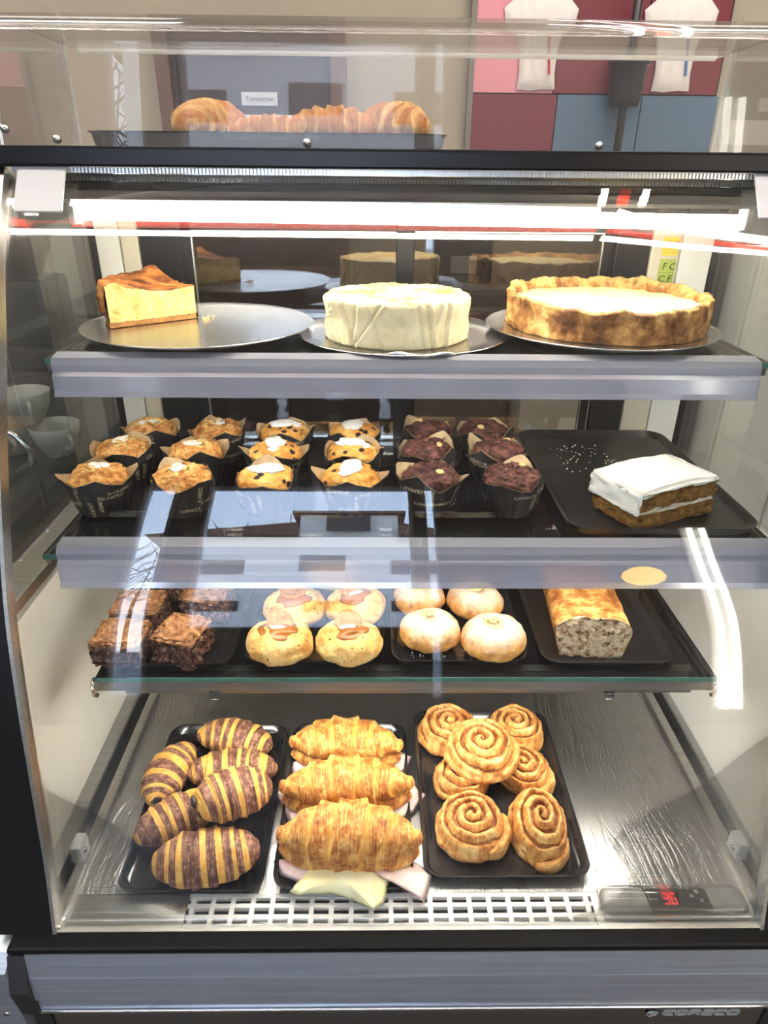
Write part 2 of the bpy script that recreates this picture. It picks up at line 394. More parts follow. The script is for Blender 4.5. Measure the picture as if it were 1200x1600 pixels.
M['slice_base'] = food('cake biscuit base', [(.3, srgb(120, 76, 34)), (.7, srgb(190, 134, 70))], 120, bump=.8, bscale=200)
# room
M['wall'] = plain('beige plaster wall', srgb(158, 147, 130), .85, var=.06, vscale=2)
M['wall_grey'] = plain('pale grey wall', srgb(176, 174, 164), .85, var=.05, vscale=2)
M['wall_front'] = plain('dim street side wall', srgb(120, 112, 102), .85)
M['pane'] = glass('window pane', (.97, .98, .98), 1.5)
M['warm_globe'] = emit('warm globe lamp', (1, .6, .05), 13)
M['ceiling'] = plain('ceiling paint', srgb(170, 164, 152), .9)
M['floor'] = plain('dark floor tiles', srgb(58, 52, 48), .5, var=.15, vscale=3)
M['brown'] = plain('brown stained frame', srgb(96, 72, 58), .45, var=.15, vscale=12)
M['brown_dark'] = plain('dark brown gloss panel', srgb(62, 47, 43), .35, spec=.3)
M['pink'] = plain('pink panel', srgb(206, 134, 142), .6)
M['burgundy'] = plain('burgundy panel', srgb(104, 26, 38), .5)
M['blue'] = plain('slate blue panel', srgb(72, 96, 116), .5)
M['cloth'] = plain('white cotton', srgb(214, 206, 198), .8, bump=.4, bscale=40)
M['red'] = plain('red stripe', srgb(170, 30, 30), .6)
M['blue_stripe'] = plain('blue stripe', srgb(70, 110, 160), .6)
M['black_plastic'] = plain('black plastic', (.016, .016, .017), .35)
M['counter'] = plain('black stone worktop', (.016, .016, .017), .22, spec=.5)
M['wood'] = plain('brown wood', srgb(92, 66, 50), .55, var=.3, vscale=8)
M['china'] = plain('white china', srgb(158, 158, 148), .3)  # white china toned down to grey; the cups' shade is in the colour
M['jug_glass'] = glass('jug glass', (.75, .68, .6), 1.5, boost=.06)
M['cab_white'] = plain('white cabinet front', srgb(214, 210, 198), .35)
M['cab_grey'] = plain('grey cabinet front', srgb(112, 106, 98), .4)
M['cab_dark'] = plain('dark appliance front', srgb(58, 52, 50), .3)
M['facade'] = plain('white house wall', srgb(226, 226, 226), .8)
M['roof'] = plain('brown roof tiles', srgb(110, 80, 66), .8)
M['leaf'] = plain('bare winter hedge', srgb(70, 66, 58), .9, var=.5, vscale=3)
M['asphalt'] = plain('grey street', srgb(110, 110, 110), .9)
M['window_frame'] = plain('white window frame', srgb(230, 232, 236), .4)

# ------------------------------------------------------------------ display case
XL, XR = -.40, .485        # inner faces of the insulated lower sides
GL, GR = -.43, .525        # side glass
case = thing('display_case', 'refrigerated bakery display case with curved front glass, steel base and three glass shelves', 'display case', (.0425, .75, 0))
CP = Vector((.0425, .75, 0))
def part(mb, name, mats, parent=None, sharp=None, org=CP, **kw):
    """link a mesh given in world coordinates as a child of a thing standing at org"""
    o = mb.build(name, mats, parent or case, sharp=sharp, **kw)
    for v in o.data.vertices: v.co -= org
    return o

prof = [(.815, 1.402), (.79, 1.372), (.745, 1.312), (.70, 1.232), (.652, 1.15), (.61, 1.07), (.574, .99), (.545, .90), (.518, .80), (.494, .71), (.468, .632)]
def smooth_profile(pr, n=6):
    out = []
    P = [Vector((a, b)) for a, b in pr]
    for i in range(len(P) - 1):
        p0 = P[max(i - 1, 0)]; p1 = P[i]; p2 = P[i + 1]; p3 = P[min(i + 2, len(P) - 1)]
        for k in range(n):
            t = k / n
            out.append(.5 * ((2 * p1) + (p2 - p0) * t + (2 * p0 - 5 * p1 + 4 * p2 - p3) * t * t + (3 * p1 - p0 - 3 * p2 + p3) * t ** 3))
    out.append(P[-1]); return out
gp = smooth_profile(prof)
def offset(pr, d):
    o = []
    for i, p in enumerate(pr):
        t = (pr[min(i + 1, len(pr) - 1)] - pr[max(i - 1, 0)]).normalized()
        o.append(p + Vector((t.y, -t.x)) * d)      # towards the viewer for +d
    return o
inner = offset(gp, -.006) if offset(gp, .01)[20].x < gp[20].x else offset(gp, .006)
sgn = 1 if offset(gp, .01)[20].x < gp[20].x else -1
def band_between(d0, d1): return [tuple(p) for p in offset(gp, sgn * d0)] + [tuple(p) for p in reversed(offset(gp, sgn * d1))]
mb = MB(); mb.extrude(band_between(0, -.006), 'x', XL + .004, XR - .004)
part(mb, 'front_glass', M['front_glass'], sharp=35)
for x0, x1, nm in ((XL - .034, XL + .004, 1), (XR - .004, XR + .034, 1)):
    s_ = 1 if x0 < 0 else -1
    def taper(d0, d1, inn, wid):
        # outline of the frame: its inner edge runs in towards the bottom
        A = offset(gp, sgn * d0); B = offset(gp, sgn * d1); n_ = len(gp); m_ = MB(); vs = []
        for i in range(n_):
            xi = (x1 if s_ > 0 else x0) + s_ * (.040 * min(1, (1.402 - gp[i].y) / .77) - .004 + inn); xo = (x0 if s_ > 0 else x1) if wid is None else xi - s_ * wid
            vs += [(xo, A[i].x, A[i].y), (xi, A[i].x, A[i].y), (xi, B[i].x, B[i].y), (xo, B[i].x, B[i].y)]
        fs = [(i * 4 + k, i * 4 + (k + 1) % 4, (i + 1) * 4 + (k + 1) % 4, (i + 1) * 4 + k) for i in range(n_ - 1) for k in range(4)]
        m_.add(vs, fs + [(3, 2, 1, 0), tuple((n_ - 1) * 4 + k for k in range(4))], 0, True); return m_
    fr = part(taper(.004, -.010, 0, .062), 'side_frame', M['black_frame'], sharp=35)
    part(taper(.0045, -.011, .004, .004), 'edge_strip', M['alu'], fr, sharp=35)
# top
mb = MB(); mb.box((XL - .034, .80, 1.404), (XR + .034, .86, 1.424), bev=.003); part(mb, 'top_frame', M['black_frame'])
mb = MB(); mb.box((XL - .02, .855, 1.416), (XR + .02, 1.11, 1.4235), bev=.002); part(mb, 'top_panel', M['steel'])
mb = MB()
for k in range(220):
    x = XL + .01 + k * (XR - XL - .02) / 220
    mb.box((x, .812, 1.3985), (x + .0022, .819, 1.404))
mb.box((XL + .01, .816, 1.3985), (XR - .01, .822, 1.404))
part(mb, 'ribbed_gasket', M['steel'])
mb = MB(); mb.box((XL + .01, .84, 1.372), (XR - .01, .885, 1.404), bev=.004); mb.box((XL + .01, .833, 1.380), (XR - .01, .84, 1.384)); part(mb, 'lamp_housing', M['black_frame'])
mb = MB(); mb.box((XL + .012, .838, 1.368), (XR - .012, .86, 1.372)); part(mb, 'lamp_reflector', M['alu'])
lamp = None
mb = MB(); mb.tube([(-.345, .852, 1.358), (.43, .852, 1.353)], .0085, 14); part(mb, 'lamp_tube', M['led'])
for x in (-.352, .43):
    mb = MB(); mb.box((x, .842, 1.345), (x + .008, .865, 1.371), bev=.002); part(mb, 'lamp_socket', M['white_plastic'])
# side panels (white steel below, glass above)
for x0, x1, g0, g1 in ((XL - .040, XL, GL - .006, GL), (XR, XR + .040, GR, GR + .006)):
    yy = [p for p in gp if p.y < .957]
    outl = [(p.x + .012, p.y) for p in yy] + [(1.10, .628), (1.10, .957)]
    mb = MB(); mb.extrude([tuple(q) for q in outl], 'x', x0, x1); part(mb, 'side_panel', M['white_panel'])
    mb = MB(); mb.box((x0 - .002, gp[0].x - .22, .957), (x1 + .002, 1.10, .972), bev=.003); part(mb, 'side_ledge', M['alu'])
    yy = [p for p in gp if .972 <= p.y <= 1.40]
    outl = [(p.x + .012, p.y) for p in yy] + [(1.09, .972), (1.09, 1.40)]
    mb = MB(); mb.extrude([tuple(q) for q in outl], 'x', g0, g1); part(mb, 'side_glass', M['side_glass'])
# rear frame
YR = 1.085
def upright(x0, x1, mat, nm, z0=.632, d=.02, y=YR): 
    m_ = MB(); m_.box((x0, y, z0), (x1, y + d, 1.40), bev=.002); return part(m_, nm, M[mat])
upright(-.43, -.420, 'black_frame', 'rear_gasket')
upright(-.419, -.384, 'white_panel', 'rear_upright')
upright(-.382, -.356, 'tan_panel', 'rear_upright')
upright(-.354, -.292, 'black_frame', 'rear_door_post')
upright(.366, .418, 'black_frame', 'rear_door_post')
ru = upright(.420, .464, 'tan_panel', 'rear_upright')
upright(.466, .514, 'white_panel', 'rear_upright')
upright(.515, .525, 'black_frame', 'rear_gasket')
mb = MB(); mb.box((-.43, YR, 1.335), (.525, YR + .025, 1.404)); part(mb, 'rear_header', M['black_frame'])
for x0, x1, yo in ((-.292, .050, .006), (.036, .366, .020)):
    mb = MB(); z0, z1 = .66, 1.335; w = .014
    y0 = YR + yo; y1 = y0 + .012
    mb.box((x0, y0, z0), (x0 + w, y1, z1)); mb.box((x1 - w, y0, z0), (x1, y1, z1)); mb.box((x0, y0, z1 - .012), (x1, y1, z1)); mb.box((x0, y0, z0), (x1, y1, z0 + .02))
    dr = part(mb, 'rear_door', M['black_frame'])
    mb = MB(); mb.box((x0 + w, y0 + .003, z0 + .02), (x1 - w, y0 + .008, z1 - .012)); part(mb, 'door_pane', M['door_glass'], dr)
    mb = MB(); e = .0022
    for a in (x0 + w, x1 - w - e): mb.box((a, y0 - .001, z0 + .02), (a + e, y0 + .003, z1 - .012))
    mb.box((x0 + w, y0 - .001, z1 - .012 - e), (x1 - w, y0 + .003, z1 - .012)); part(mb, 'pane_trim', M['alu'], dr)
mb = MB(); mb.box((.032, YR - .004, .66), (.060, YR + .006, 1.335), bev=.002); part(mb, 'door_stile', M['black_frame'])
# deck, rear wall of the well
mb = MB(); mb.box((-.352, .512, .624), (.446, 1.085, .632)); part(mb, 'deck', M['deck_steel'])
for a, b in ((-.352, -.218), (.259, .446)):
    mb = MB(); mb.box((a, .468, .624), (b, .511, .632)); part(mb, 'deck_front_plate', M['alu'])
mb = MB(); mb.box((-.218, .470, .58), (.259, .512, .59)); part(mb, 'grille_shade', M['dark'])  # near-black sheet stands in for the shade below the grille
mb = MB(); n = 20; x0, x1, y0, y1 = -.2175, .2585, .4705, .5115
for k in range(n + 1):
    x = x0 + .006 + k * (x1 - x0 - .012) / n; mb.box((x - .0028, y0, .6255), (x + .0028, y1, .6325))
for y in (y0 + .0025, y0 + .0135, y0 + .0265, y1 - .0025): mb.box((x0, y - .0025, .6255), (x1, y + .0025, .6324))
part(mb, 'air_grille', M['grille'])
for s, xa in ((-1, -.352), (1, .446)):
    e = XL if s < 0 else XR
    mb = MB(); a, b = sorted((xa, xa + s * .014)); mb.box((a, .468, .62), (b, 1.085, .640), bev=.002); part(mb, 'channel_strip', M['alu'])
    mb = MB(); a, b = sorted((xa + s * .014, xa + s * .026)); mb.box((a, .50, .615), (b, 1.085, .628)); part(mb, 'channel_groove', M['rubber'])
    mb = MB(); a, b = sorted((xa + s * .026, e)); mb.box((a, .505, .615), (b, 1.085, .644), bev=.003); part(mb, 'channel_edge', M['steel'])
    cap = MB(); cx_ = xa + s * .012; cap.box((cx_ - .007, .548, .636), (cx_ + .007, .572, .664), bev=.003); c_ = part(cap, 'glass_stop', M['white_plastic'])
    sc_ = MB(); sc_.tube([(cx_ - s * .0068, .557, .650), (cx_ - s * .0085, .557, .650)], .0035, 14); part(sc_, 'screw', M['chrome'], c_)
mb = MB(); mb.box((-.39, 1.086, .60), (.475, 1.10, .66)); part(mb, 'rear_sill', M['steel'])
# base
mb = MB(); mb.box((-.405, .446, .606), (.49, .469, .634), bev=.004); part(mb, 'front_seal', M['seal'])
mb = MB(); mb.box((-.375, .4655, .6325), (.46, .4695, .6355)); part(mb, 'seal_trim', M['alu'])
pts = [(.462, .622), (.445, .628), (.440, .594), (.4395, .592), (.4365, .556), (.4395, .553), (.4395, .533), (.450, .529), (.52, .529), (.52, .606), (.462, .606)]
mb = MB(); mb.extrude(pts, 'x', -.385, .477); part(mb, 'front_bumper', M['steel_blue'])
mb = MB(); mb.box((-.385, .4365, .5285), (.477, .4395, .5325), bev=.001); part(mb, 'bumper_lip', M['chrome'])
mb = MB(); mb.box((-.385, .452, .10), (.477, .50, .5285), bev=.002); fp = part(mb, 'front_panel', M['front_steel'])
mb = MB(); mb.box((-.40, .50, .08), (.485, 1.08, .612)); part(mb, 'body', M['front_steel'])
mb = MB(); mb.box((-.40, .52, 0), (.485, 1.06, .08)); part(mb, 'plinth', M['dark'])
for s in (-1, 1):
    xa = -.405 if s < 0 else .497
    mb = MB(); a, b = sorted((xa + .02 * (s < 0) - .02 * (s > 0), xa - .0)); mb.extrude([(.446, .625), (.430, .58), (.436, .53), (.450, .50), (.452, .1), (.52, .1), (.52, .606), (.446, .606)], 'x', a, b); part(mb, 'bumper_cap', M['rubber'])
    mb = MB(); a, b = sorted((xa, xa + s * .075)); mb.extrude([(.452, .622), (.435, .61), (.440, .1), (1.08, .1), (1.08, .622)], 'x', a, b); bd = part(mb, 'body_side', M['steel_blue'])
    sc_ = MB(); sc_.tube([(xa + s * .018, .438, .53), (xa + s * .018, .4355, .53)], .004, 14); part(sc_, 'screw', M['chrome'], bd)
# name badge: slanted square letters
def strokes(mb, lines, x0, z0, w, h, y, t, sl=.28, dep=.0025):
    for ln in lines:
        P = [Vector((x0 + (a * w) + sl * b * h, 0, z0 + b * h)) for a, b in ln]
        for i in range(len(P) - 1):
            d = P[i + 1] - P[i]; L_ = d.length; d.normalize(); nrm = Vector((-d.z, 0, d.x))
            A = P[i] - d * t / 2; B = P[i + 1] + d * t / 2
            vs = []
            for yy in (y, y - dep):
                for q in (A + nrm * t / 2, B + nrm * t / 2, B - nrm * t / 2, A - nrm * t / 2): vs.append((q.x, yy, q.z))
            mb.add(vs, [(0,1,2,3),(7,6,5,4),(0,4,5,1),(1,5,6,2),(2,6,7,3),(3,7,4,0)])
LET = {'C': [[(1,1),(.12,1),(0,.85),(0,.15),(.12,0),(1,0)]], 'O': [[(.1,1),(.9,1),(1,.88),(1,.12),(.9,0),(.1,0),(0,.12),(0,.88),(.1,1)]],
       'R': [[(0,0),(0,1),(.9,1),(1,.88),(1,.55),(.9,.45),(.15,.45)],[(.55,.45),(1,0)]], 'E': [[(1,1),(.05,1)],[(1,.5),(.0,.5)],[(1,0),(0,0)]]}
mb = MB(); x = .352
for ch in 'CORECO':
    strokes(mb, LET[ch], x, .4895, .0118, .0082, .4515, .0012); x += .0158
part(mb, 'name_badge', M['badge'])
mb = MB(); mb.tube([(.338, .452, .494), (.338, .4492, .494)], [.0075, .0062], 28); em = part(mb, 'emblem', M['black_frame'])
mb = MB()
for k, (dx, r) in enumerate(((0, .0066), (.0012, .0046), (.002, .0026))):
    ppts = [(.338 + dx + r * 1.05 * math.cos(a), .4487, .494 + .8 * r * math.sin(a) + .0005 * k) for a in [i * 2 * PI / 30 + .9 * k for i in range(24)]]
    mb.tube(ppts, .0006, 6)
part(mb, 'emblem_swirl', M['badge'], em)
# controller under a clear cover
mb = MB(); mb.box((.268, .478, .632), (.440, .514, .636), bev=.0015); ct = part(mb, 'controller_panel', M['grille'])
mb = MB(); mb.box((.324, .484, .636), (.396, .510, .641), bev=.0015); part(mb, 'controller_face', M['black_plastic'], ct)
mb = MB()
SEG = {'3': 'abcdg', '6': 'acdefg'}
def seg7(mb, ch, x, y, z, w, h, t):
    S = {'a': ((0, h), (w, h)), 'd': ((0, 0), (w, 0)), 'g': ((0, h/2), (w, h/2)), 'b': ((w, h/2), (w, h)), 'c': ((w, 0), (w, h/2)), 'e': ((0, 0), (0, h/2)), 'f': ((0, h/2), (0, h))}
    for k in SEG[ch]:
        (a, b), (c, d) = S[k]
        mb.box((x + min(a, c) - t/2, y + min(b, d) - t/2, z), (x + max(a, c) + t/2, y + max(b, d) + t/2, z + .0006))
seg7(mb, '3', .342, .4905, .6411, .0055, .0125, .0017); seg7(mb, '6', .3505, .4905, .6411, .0055, .0125, .0017)
part(mb, 'display_digits', M['digit'], ct)
mb = MB()
for x, y in ((.384, .506), (.386, .4945), (.376, .500)): mb.tube([(x, y, .641), (x, y, .6418)], .0022, 12)
part(mb, 'controller_button', M['white_plastic'], ct)
def rrect(w, h, r, n=6, cx=0, cy=0):
    P = []
    for sx, sy, a0 in ((1, 1, 0), (-1, 1, PI / 2), (-1, -1, PI), (1, -1, 1.5 * PI)):
        for k in range(n + 1):
            a = a0 + PI / 2 * k / n
            P.append((cx + sx * (w / 2 - r) + r * math.cos(a), cy + sy * (h / 2 - r) + r * math.sin(a)))
    return P
def loft(mb, loops, mi=0, smooth=True, close=True):
    n = len(loops[0]); vs = [p for l in loops for p in l]; fs = []
    for j in range(len(loops) - 1):
        for i in range(n): fs.append((j * n + i, j * n + (i + 1) % n, (j + 1) * n + (i + 1) % n, (j + 1) * n + i))
    if close: fs.append(tuple(range(n - 1, -1, -1))); fs.append(tuple((len(loops) - 1) * n + i for i in range(n)))
    mb.add(vs, fs, mi, smooth)
mb = MB(); L0 = lambda w, h, r, z: [(p[0], p[1], z) for p in rrect(w, h, r, 8, .354, .4965)]
loft(mb, [L0(.174, .038, .017, .6362), L0(.174, .038, .017, .6375), L0(.166, .031, .0145, .644), L0(.160, .026, .012, .6455)]); part(mb, 'controller_cover', M['clear_cover'], ct, sharp=50)

# shelves
def shelf(x0, x1, y0, y1, z, rail=None, nm='shelf'):
    t = .006
    mb = MB(); mb.box((x0, y0, z - t), (x1, y1, z)); s = part(mb, nm, M['shelf_glass'])
    mb = MB(); mb.box((x0, y0 - .0012, z - t), (x1, y0 - .0001, z)); part(mb, 'polished_edge', M['glass_edge'], s)
    if rail:
        a, b, zt, zb = rail
        yo = y0 - .004
        pl = [(yo + .016, zt), (yo - .001, zt - .003), (yo - .006, zt - .010), (yo - .005, zt - .018), (yo - .009, zt - .022), (yo - .010, zb + .006), (yo - .013, zb), (yo - .0105, zb - .001),
              (yo - .0075, zb + .005), (yo - .0065, zt - .020), (yo - .002, zt - .017), (yo - .003, zt - .011), (yo + .001, zt - .0055), (yo + .016, zt - .0025)]
        mb = MB(); mb.extrude(pl, 'x', a, b); r_ = part(mb, 'price_rail', M['rail'])
    # lamp strip under the front edge and side brackets
    mb = MB(); mb.box((x0 + .02, y0 + (.018 if z < .9 else .006), z - t - (.0285 if z < .9 else .008)), (x1 - .02, y0 + (.032 if z < .9 else .022), z - t), bev=.001); a_ = part(mb, 'shelf_profile', M['alu'], s)
    lo = .0205 if z < .9 else 0
    mb = MB(); mb.box((x0 + .04, y0 + (.022 if lo else .014), z - t - .0098 - lo), (x1 - .04, y0 + (.029 if lo else .020), z - t - .0082 - lo)); part(mb, 'lamp_strip', M['led_low' if z < .9 else 'led_shelf'], s)
    for xx in (x0 - .004, x1 - .002):
        mb = MB(); mb.box((xx, y0 + .01, z - t - .012), (xx + .006, y1, z - t)); part(mb, 'shelf_bracket', M['alu'], s)
    return s
shelf(-.372, .452, .757, 1.075, 1.2115, (-.362, .439, 1.2165, 1.172))
shelf(-.372, .470, .655, 1.06, 1.016, (-.352, .470, 1.032, .982))
s3 = shelf(-.338, .421, .640, 1.06, .852)
mb = MB(); mb.box((-.345, .642, .829), (.424, .650, .845), bev=.001); part(mb, 'front_bar', M['steel'], s3)
mb = MB(); mb.box((-.31, .650, .818), (.40, .656, .832), bev=.001); part(mb, 'lower_bar', M['front_steel'], s3)
for x in (-.203, .290):
    mb = MB(); mb.box((x, .6405, .816), (x + .010, .650, .829), bev=.001); part(mb, 'clip', M['clear_cover'], s3)
for x in (-.343, .419):
    mb = MB(); mb.tube([(x, .645, .846), (x + .001, .636, .842), (x + .002, .634, .830), (x + .002, .640, .824)], .003, 8); part(mb, 'hook', M['chrome'], s3)

# tags and stickers on the case
tg = thing('code_tag', 'small white plastic tag clipped to left top corner of curved glass', 'tag', (-.354, .792, 1.383))
tn = Vector((0, -.76, .65))
mb = MB(); R_ = Matrix.Rotation(math.radians(-37), 3, 'X')
def tagplate(w, h, d, r): 
    m_ = MB(); lo = [(p[0], 0, p[1]) for p in rrect(w, h, r, 4)]; loft(m_, [lo, [(p[0], -d, p[2]) for p in lo]], smooth=False); return m_
tagplate(.050, .056, .003, .003).build('tag_plate', M['tag'], tg, rot=(math.radians(-37), 0, 0))
m_ = MB(); m_.box((-.022, -.004, .024), (.022, -.003, .0265)); m_.build('clip_bar', M['clear_cover'], tg, rot=(math.radians(-37), 0, 0))
dup(tg, loc=(.434, .792, 1.383), label='white plastic tag at right edge on top of curved glass')
def sticker(name, label, w, h, mat, lines, loc, sz):
    st = thing(name, label, 'sticker', loc)
    m_ = MB(); m_.box((-w / 2, -.0006, -h / 2), (w / 2, 0, h / 2)); m_.build('sticker_card', M[mat], st)
    for s, dx, dz, k in lines:
        me = text_mesh(s, sz * k, .0002, .15 if k == 1 else 0); o = link('lettering', me, M['black_print'], st, (dx, -.0009, dz), (PI / 2, 0, 0))
    return st
sticker('letter_sticker', 'green sticker lettered FC and CF on right rear upright', .024, .040, 'green_card', [('F C', .002, .009, 1), ('C F', -.001, -.009, 1), ('—————', 0, .001, .35), ('—————', -.002, -.0165, .3)], (.448, YR - .0005, 1.268), .014)
sticker('letter_sticker', 'yellow sticker lettered GC above the green one', .024, .026, 'yellow_card', [('G C', .001, .003, 1), ('—————', 0, -.004, .32), ('—————', 0, -.0085, .32)], (.448, YR - .0005, 1.306), .013)

# ------------------------------------------------------------------ trays and stands
def make_tray(name, label, w, l, h, loc, mat='tray', group=None, rz=0, r=.022):
    mb = MB(); f = .006
    Z = lambda a, b, rr, z: [(p[0], p[1], z) for p in rrect(a, b, rr, 8)]
    loft(mb, [Z(w - 2*f - .006, l - 2*f - .006, r - .006, 0), Z(w - 2*f, l - 2*f, r - .004, .0025), Z(w - .006, l - .006, r, h - .002), Z(w, l, r, h - .0005), Z(w - .0005, l - .0005, r, h + .0005), Z(w - .005, l - .005, r - .001, h),
              Z(w - 2*f - .003, l - 2*f - .003, r - .005, .005), Z(w - 2*f - .010, l - 2*f - .010, r - .009, .0035)])
    o = mb.build(name, M[mat], sharp=60, loc=loc, rot=(0, 0, rz)); return tag(o, label, 'tray', group)
DZ, S3, S2, S1 = .632, .852, 1.016, 1.2115
make_tray('serving_tray', 'black tray on the case floor carrying striped chocolate croissants', .176, .268, .014, (-.2185, .640, DZ), group='trays on the case floor')
make_tray('serving_tray', 'black tray on the case floor carrying ham and cheese croissants', .170, .268, .014, (-.0365, .642, DZ), group='trays on the case floor')
make_tray('serving_tray', 'black tray on the case floor carrying cinnamon swirls', .206, .280, .014, (.164, .662, DZ), group='trays on the case floor')
make_tray('serving_tray', 'black tray under brownies on the lowest glass shelf', .176, .262, .013, (-.262, .780, S3), group='trays on the lowest shelf')
make_tray('serving_tray', 'black tray under biscuit topped cookies on the lowest glass shelf', .172, .262, .013, (-.077, .785, S3), group='trays on the lowest shelf')
make_tray('serving_tray', 'black tray under sugared buns on the lowest glass shelf', .172, .262, .013, (.107, .785, S3), group='trays on the lowest shelf')
make_tray('serving_tray', 'black matt tray under the banana loaf', .168, .262, .011, (.293, .785, S3), 'tray_matt', group='trays on the lowest shelf')
make_tray('serving_tray', 'black tray under leftmost golden muffins', .172, .262, .013, (-.286, .868, S2), group='trays on the middle shelf')
make_tray('serving_tray', 'black tray under blueberry muffins behind the window reflection', .172, .262, .013, (-.083, .868, S2), group='trays on the middle shelf')
make_tray('serving_tray', 'black tray under six chocolate muffins', .172, .262, .013, (.12, .868, S2), group='trays on the middle shelf')
make_tray('serving_tray', 'large black tray under carrot cake at right', .236, .345, .012, (.348, .868, S2), 'tray_matt', r=.03)
make_tray('serving_tray', 'long black tray of plain croissants on top of the case', .415, .24, .017, (-.124, .985, 1.4237), r=.03)

def cake_stand(label, loc, r, mat='plate_steel'):
    st = thing('cake_stand', label, 'cake stand', loc)
    mb = MB(); mb.lathe([(0, .0125), (r - .006, .0125), (r - .002, .0135), (r, .0142), (r + .0004, .0136), (r - .002, .0118), (r - .006, .0105), (0, .0105)], 96); mb.build('plate', M[mat], st)
    mb = MB(); mb.lathe([(r * .70, .0105), (r * .70, .008), (r * .665, .002), (r * .665, 0), (r * .62, 0), (r * .63, .008), (r * .64, .0105)], 80); mb.build('foot', M['plate_dark'], st)
    return st
cake_stand('round steel cake stand holding the cheesecake slice', (-.228, .897, S1), .147)
cake_stand('round steel cake stand under the burnt cheesecake', (.297, .902, S1), .149)
pl = thing('cake_plate', 'low dark steel plate with curled rim under tall white cheesecake', 'plate', (.036, .889, S1))
mb = MB(); r = .136
mb.lathe([(0, .0018), (r - .03, .0018), (r - .012, .003), (r - .002, .0062), (r + .0015, .0068), (r + .002, .0058), (r - .002, .0045), (r - .012, .001), (r - .03, 0), (0, 0)], 96); mb.build('plate', M['plate_dark'], pl)
mb = MB(); mb.tube([(.03 + .005 * i, -.1325 - .0005 * math.sin(i), .0062 + .002 * math.sin(i * .6)) for i in range(-10, 6)], .002, 8); mb.build('rim_curl', M['plate_steel'], pl)

# ------------------------------------------------------------------ cakes on the top shelf
def fract(p, s, o=3, seed=0): return noise.fractal(Vector(p) * s + Vector((seed * 5.3, seed, -seed * 2.1)), 1, 2, o)
# tall white cheesecake
ck = thing('tall_cheesecake', 'tall round cream white cheesecake with creased side on dark plate', 'cake', (.028, .885, S1 + .002))
R, H = .0915, .052
creases = [rnd.uniform(0, 2 * PI) for _ in range(46)]; lean = [rnd.uniform(-.7, .7) * rnd.random() for _ in range(46)]; dep = [rnd.uniform(.0014, .0046) for _ in range(46)]
def side(u, v):
    a = 2 * PI * v; z = H * u; d = 0
    for c, l, k in zip(creases, lean, dep):
        x = (a - c - l * (u - .5) + PI) % (2 * PI) - PI; d -= k * math.exp(-(x / .020) ** 2) - .4 * k * math.exp(-((x - .05) / .03) ** 2)
    r_ = R + d + .0012 * fract((math.cos(a), math.sin(a), u * .7), 3) - .0025 * (u < .02) + .0008 * math.sin(u * 9)
    if u > .93: r_ -= (u - .93) ** 2 * .35
    return (r_ * math.cos(a), r_ * math.sin(a), z + (.002 * fract((math.cos(a), math.sin(a), 0), 4, seed=3) if u > .5 else 0) * u), 0
mb = MB(); mb.surf(30, 360, side, capu=False); mb.build('cake_side', M['cheese_side'], ck)
mb = MB()
def topf(u, v):
    a = 2 * PI * v; r_ = (R - .0015) * u
    lip = .002 * math.exp(-((u - .97) / .04) ** 2)
    return (r_ * math.cos(a), r_ * math.sin(a), H - .002 + lip + .0012 * fract((r_ * math.cos(a), r_ * math.sin(a), 0), 30) + (.002 * fract((math.cos(a), math.sin(a), 0), 4, seed=3)) * u), 0
mb.surf(30, 180, topf, capu=False); mb.build('baked_top', M['cheese_top'], ck)
# burnt cheesecake
ck = thing('burnt_cheesecake', 'wide burnt cheesecake with crinkled golden crust on right stand', 'cake', (.303, .906, S1 + .013))
R, H = .127, .040
def rimz(a): return H + .006 * fract((math.cos(a) * 2, math.sin(a) * 2, 0), 1.5, 4, 2) + .0025 * fract((math.cos(a) * 9, math.sin(a) * 9, 1), 1, 3) + .004 * math.sin(a)
def sidef(u, v):
    a = 2 * PI * v; h = rimz(a); d = 0
    fold = .0045 * fract((math.cos(a) * 6 + u * .8, math.sin(a) * 6, u * 1.1), 1.6, 4, 5) + .0028 * abs(math.sin(a * 21 + 4 * math.sin(a * 5) + 3 * math.sin(a * 2) + u * 2)) * u * (.6 + .6 * math.sin(a * 3))
    r_ = R - .001 * (1 - u) + fold
    return (r_ * math.cos(a), r_ * math.sin(a), u * h), 0
mb = MB(); mb.surf(24, 400, sidef, capu=False)
def rimf(u, v):
    a = 2 * PI * v; h = rimz(a); p, _ = sidef(1, v); w = .014 + .012 * fract((math.cos(a) * 3, math.sin(a) * 3, 7), 1.3, 3)
    r_ = math.hypot(p[0], p[1]) - u * max(.006, w)
    return (r_ * math.cos(a), r_ * math.sin(a), h + .003 * math.sin(u * PI) - u * u * (h - H + .010) ), 0
mb.surf(10, 400, rimf, capu=False); mb.build('pastry_crust', M['burnt_side'], ck)
mb = MB()
def topf(u, v):
    a = 2 * PI * v; r_ = (R - .008) * u
    return (r_ * math.cos(a), r_ * math.sin(a), H - .009 + .0015 * fract((r_ * math.cos(a), r_ * math.sin(a), 0), 25)), 0
mb.surf(20, 120, topf, capu=False); mb.build('pale_filling', M['pale_top'], ck)
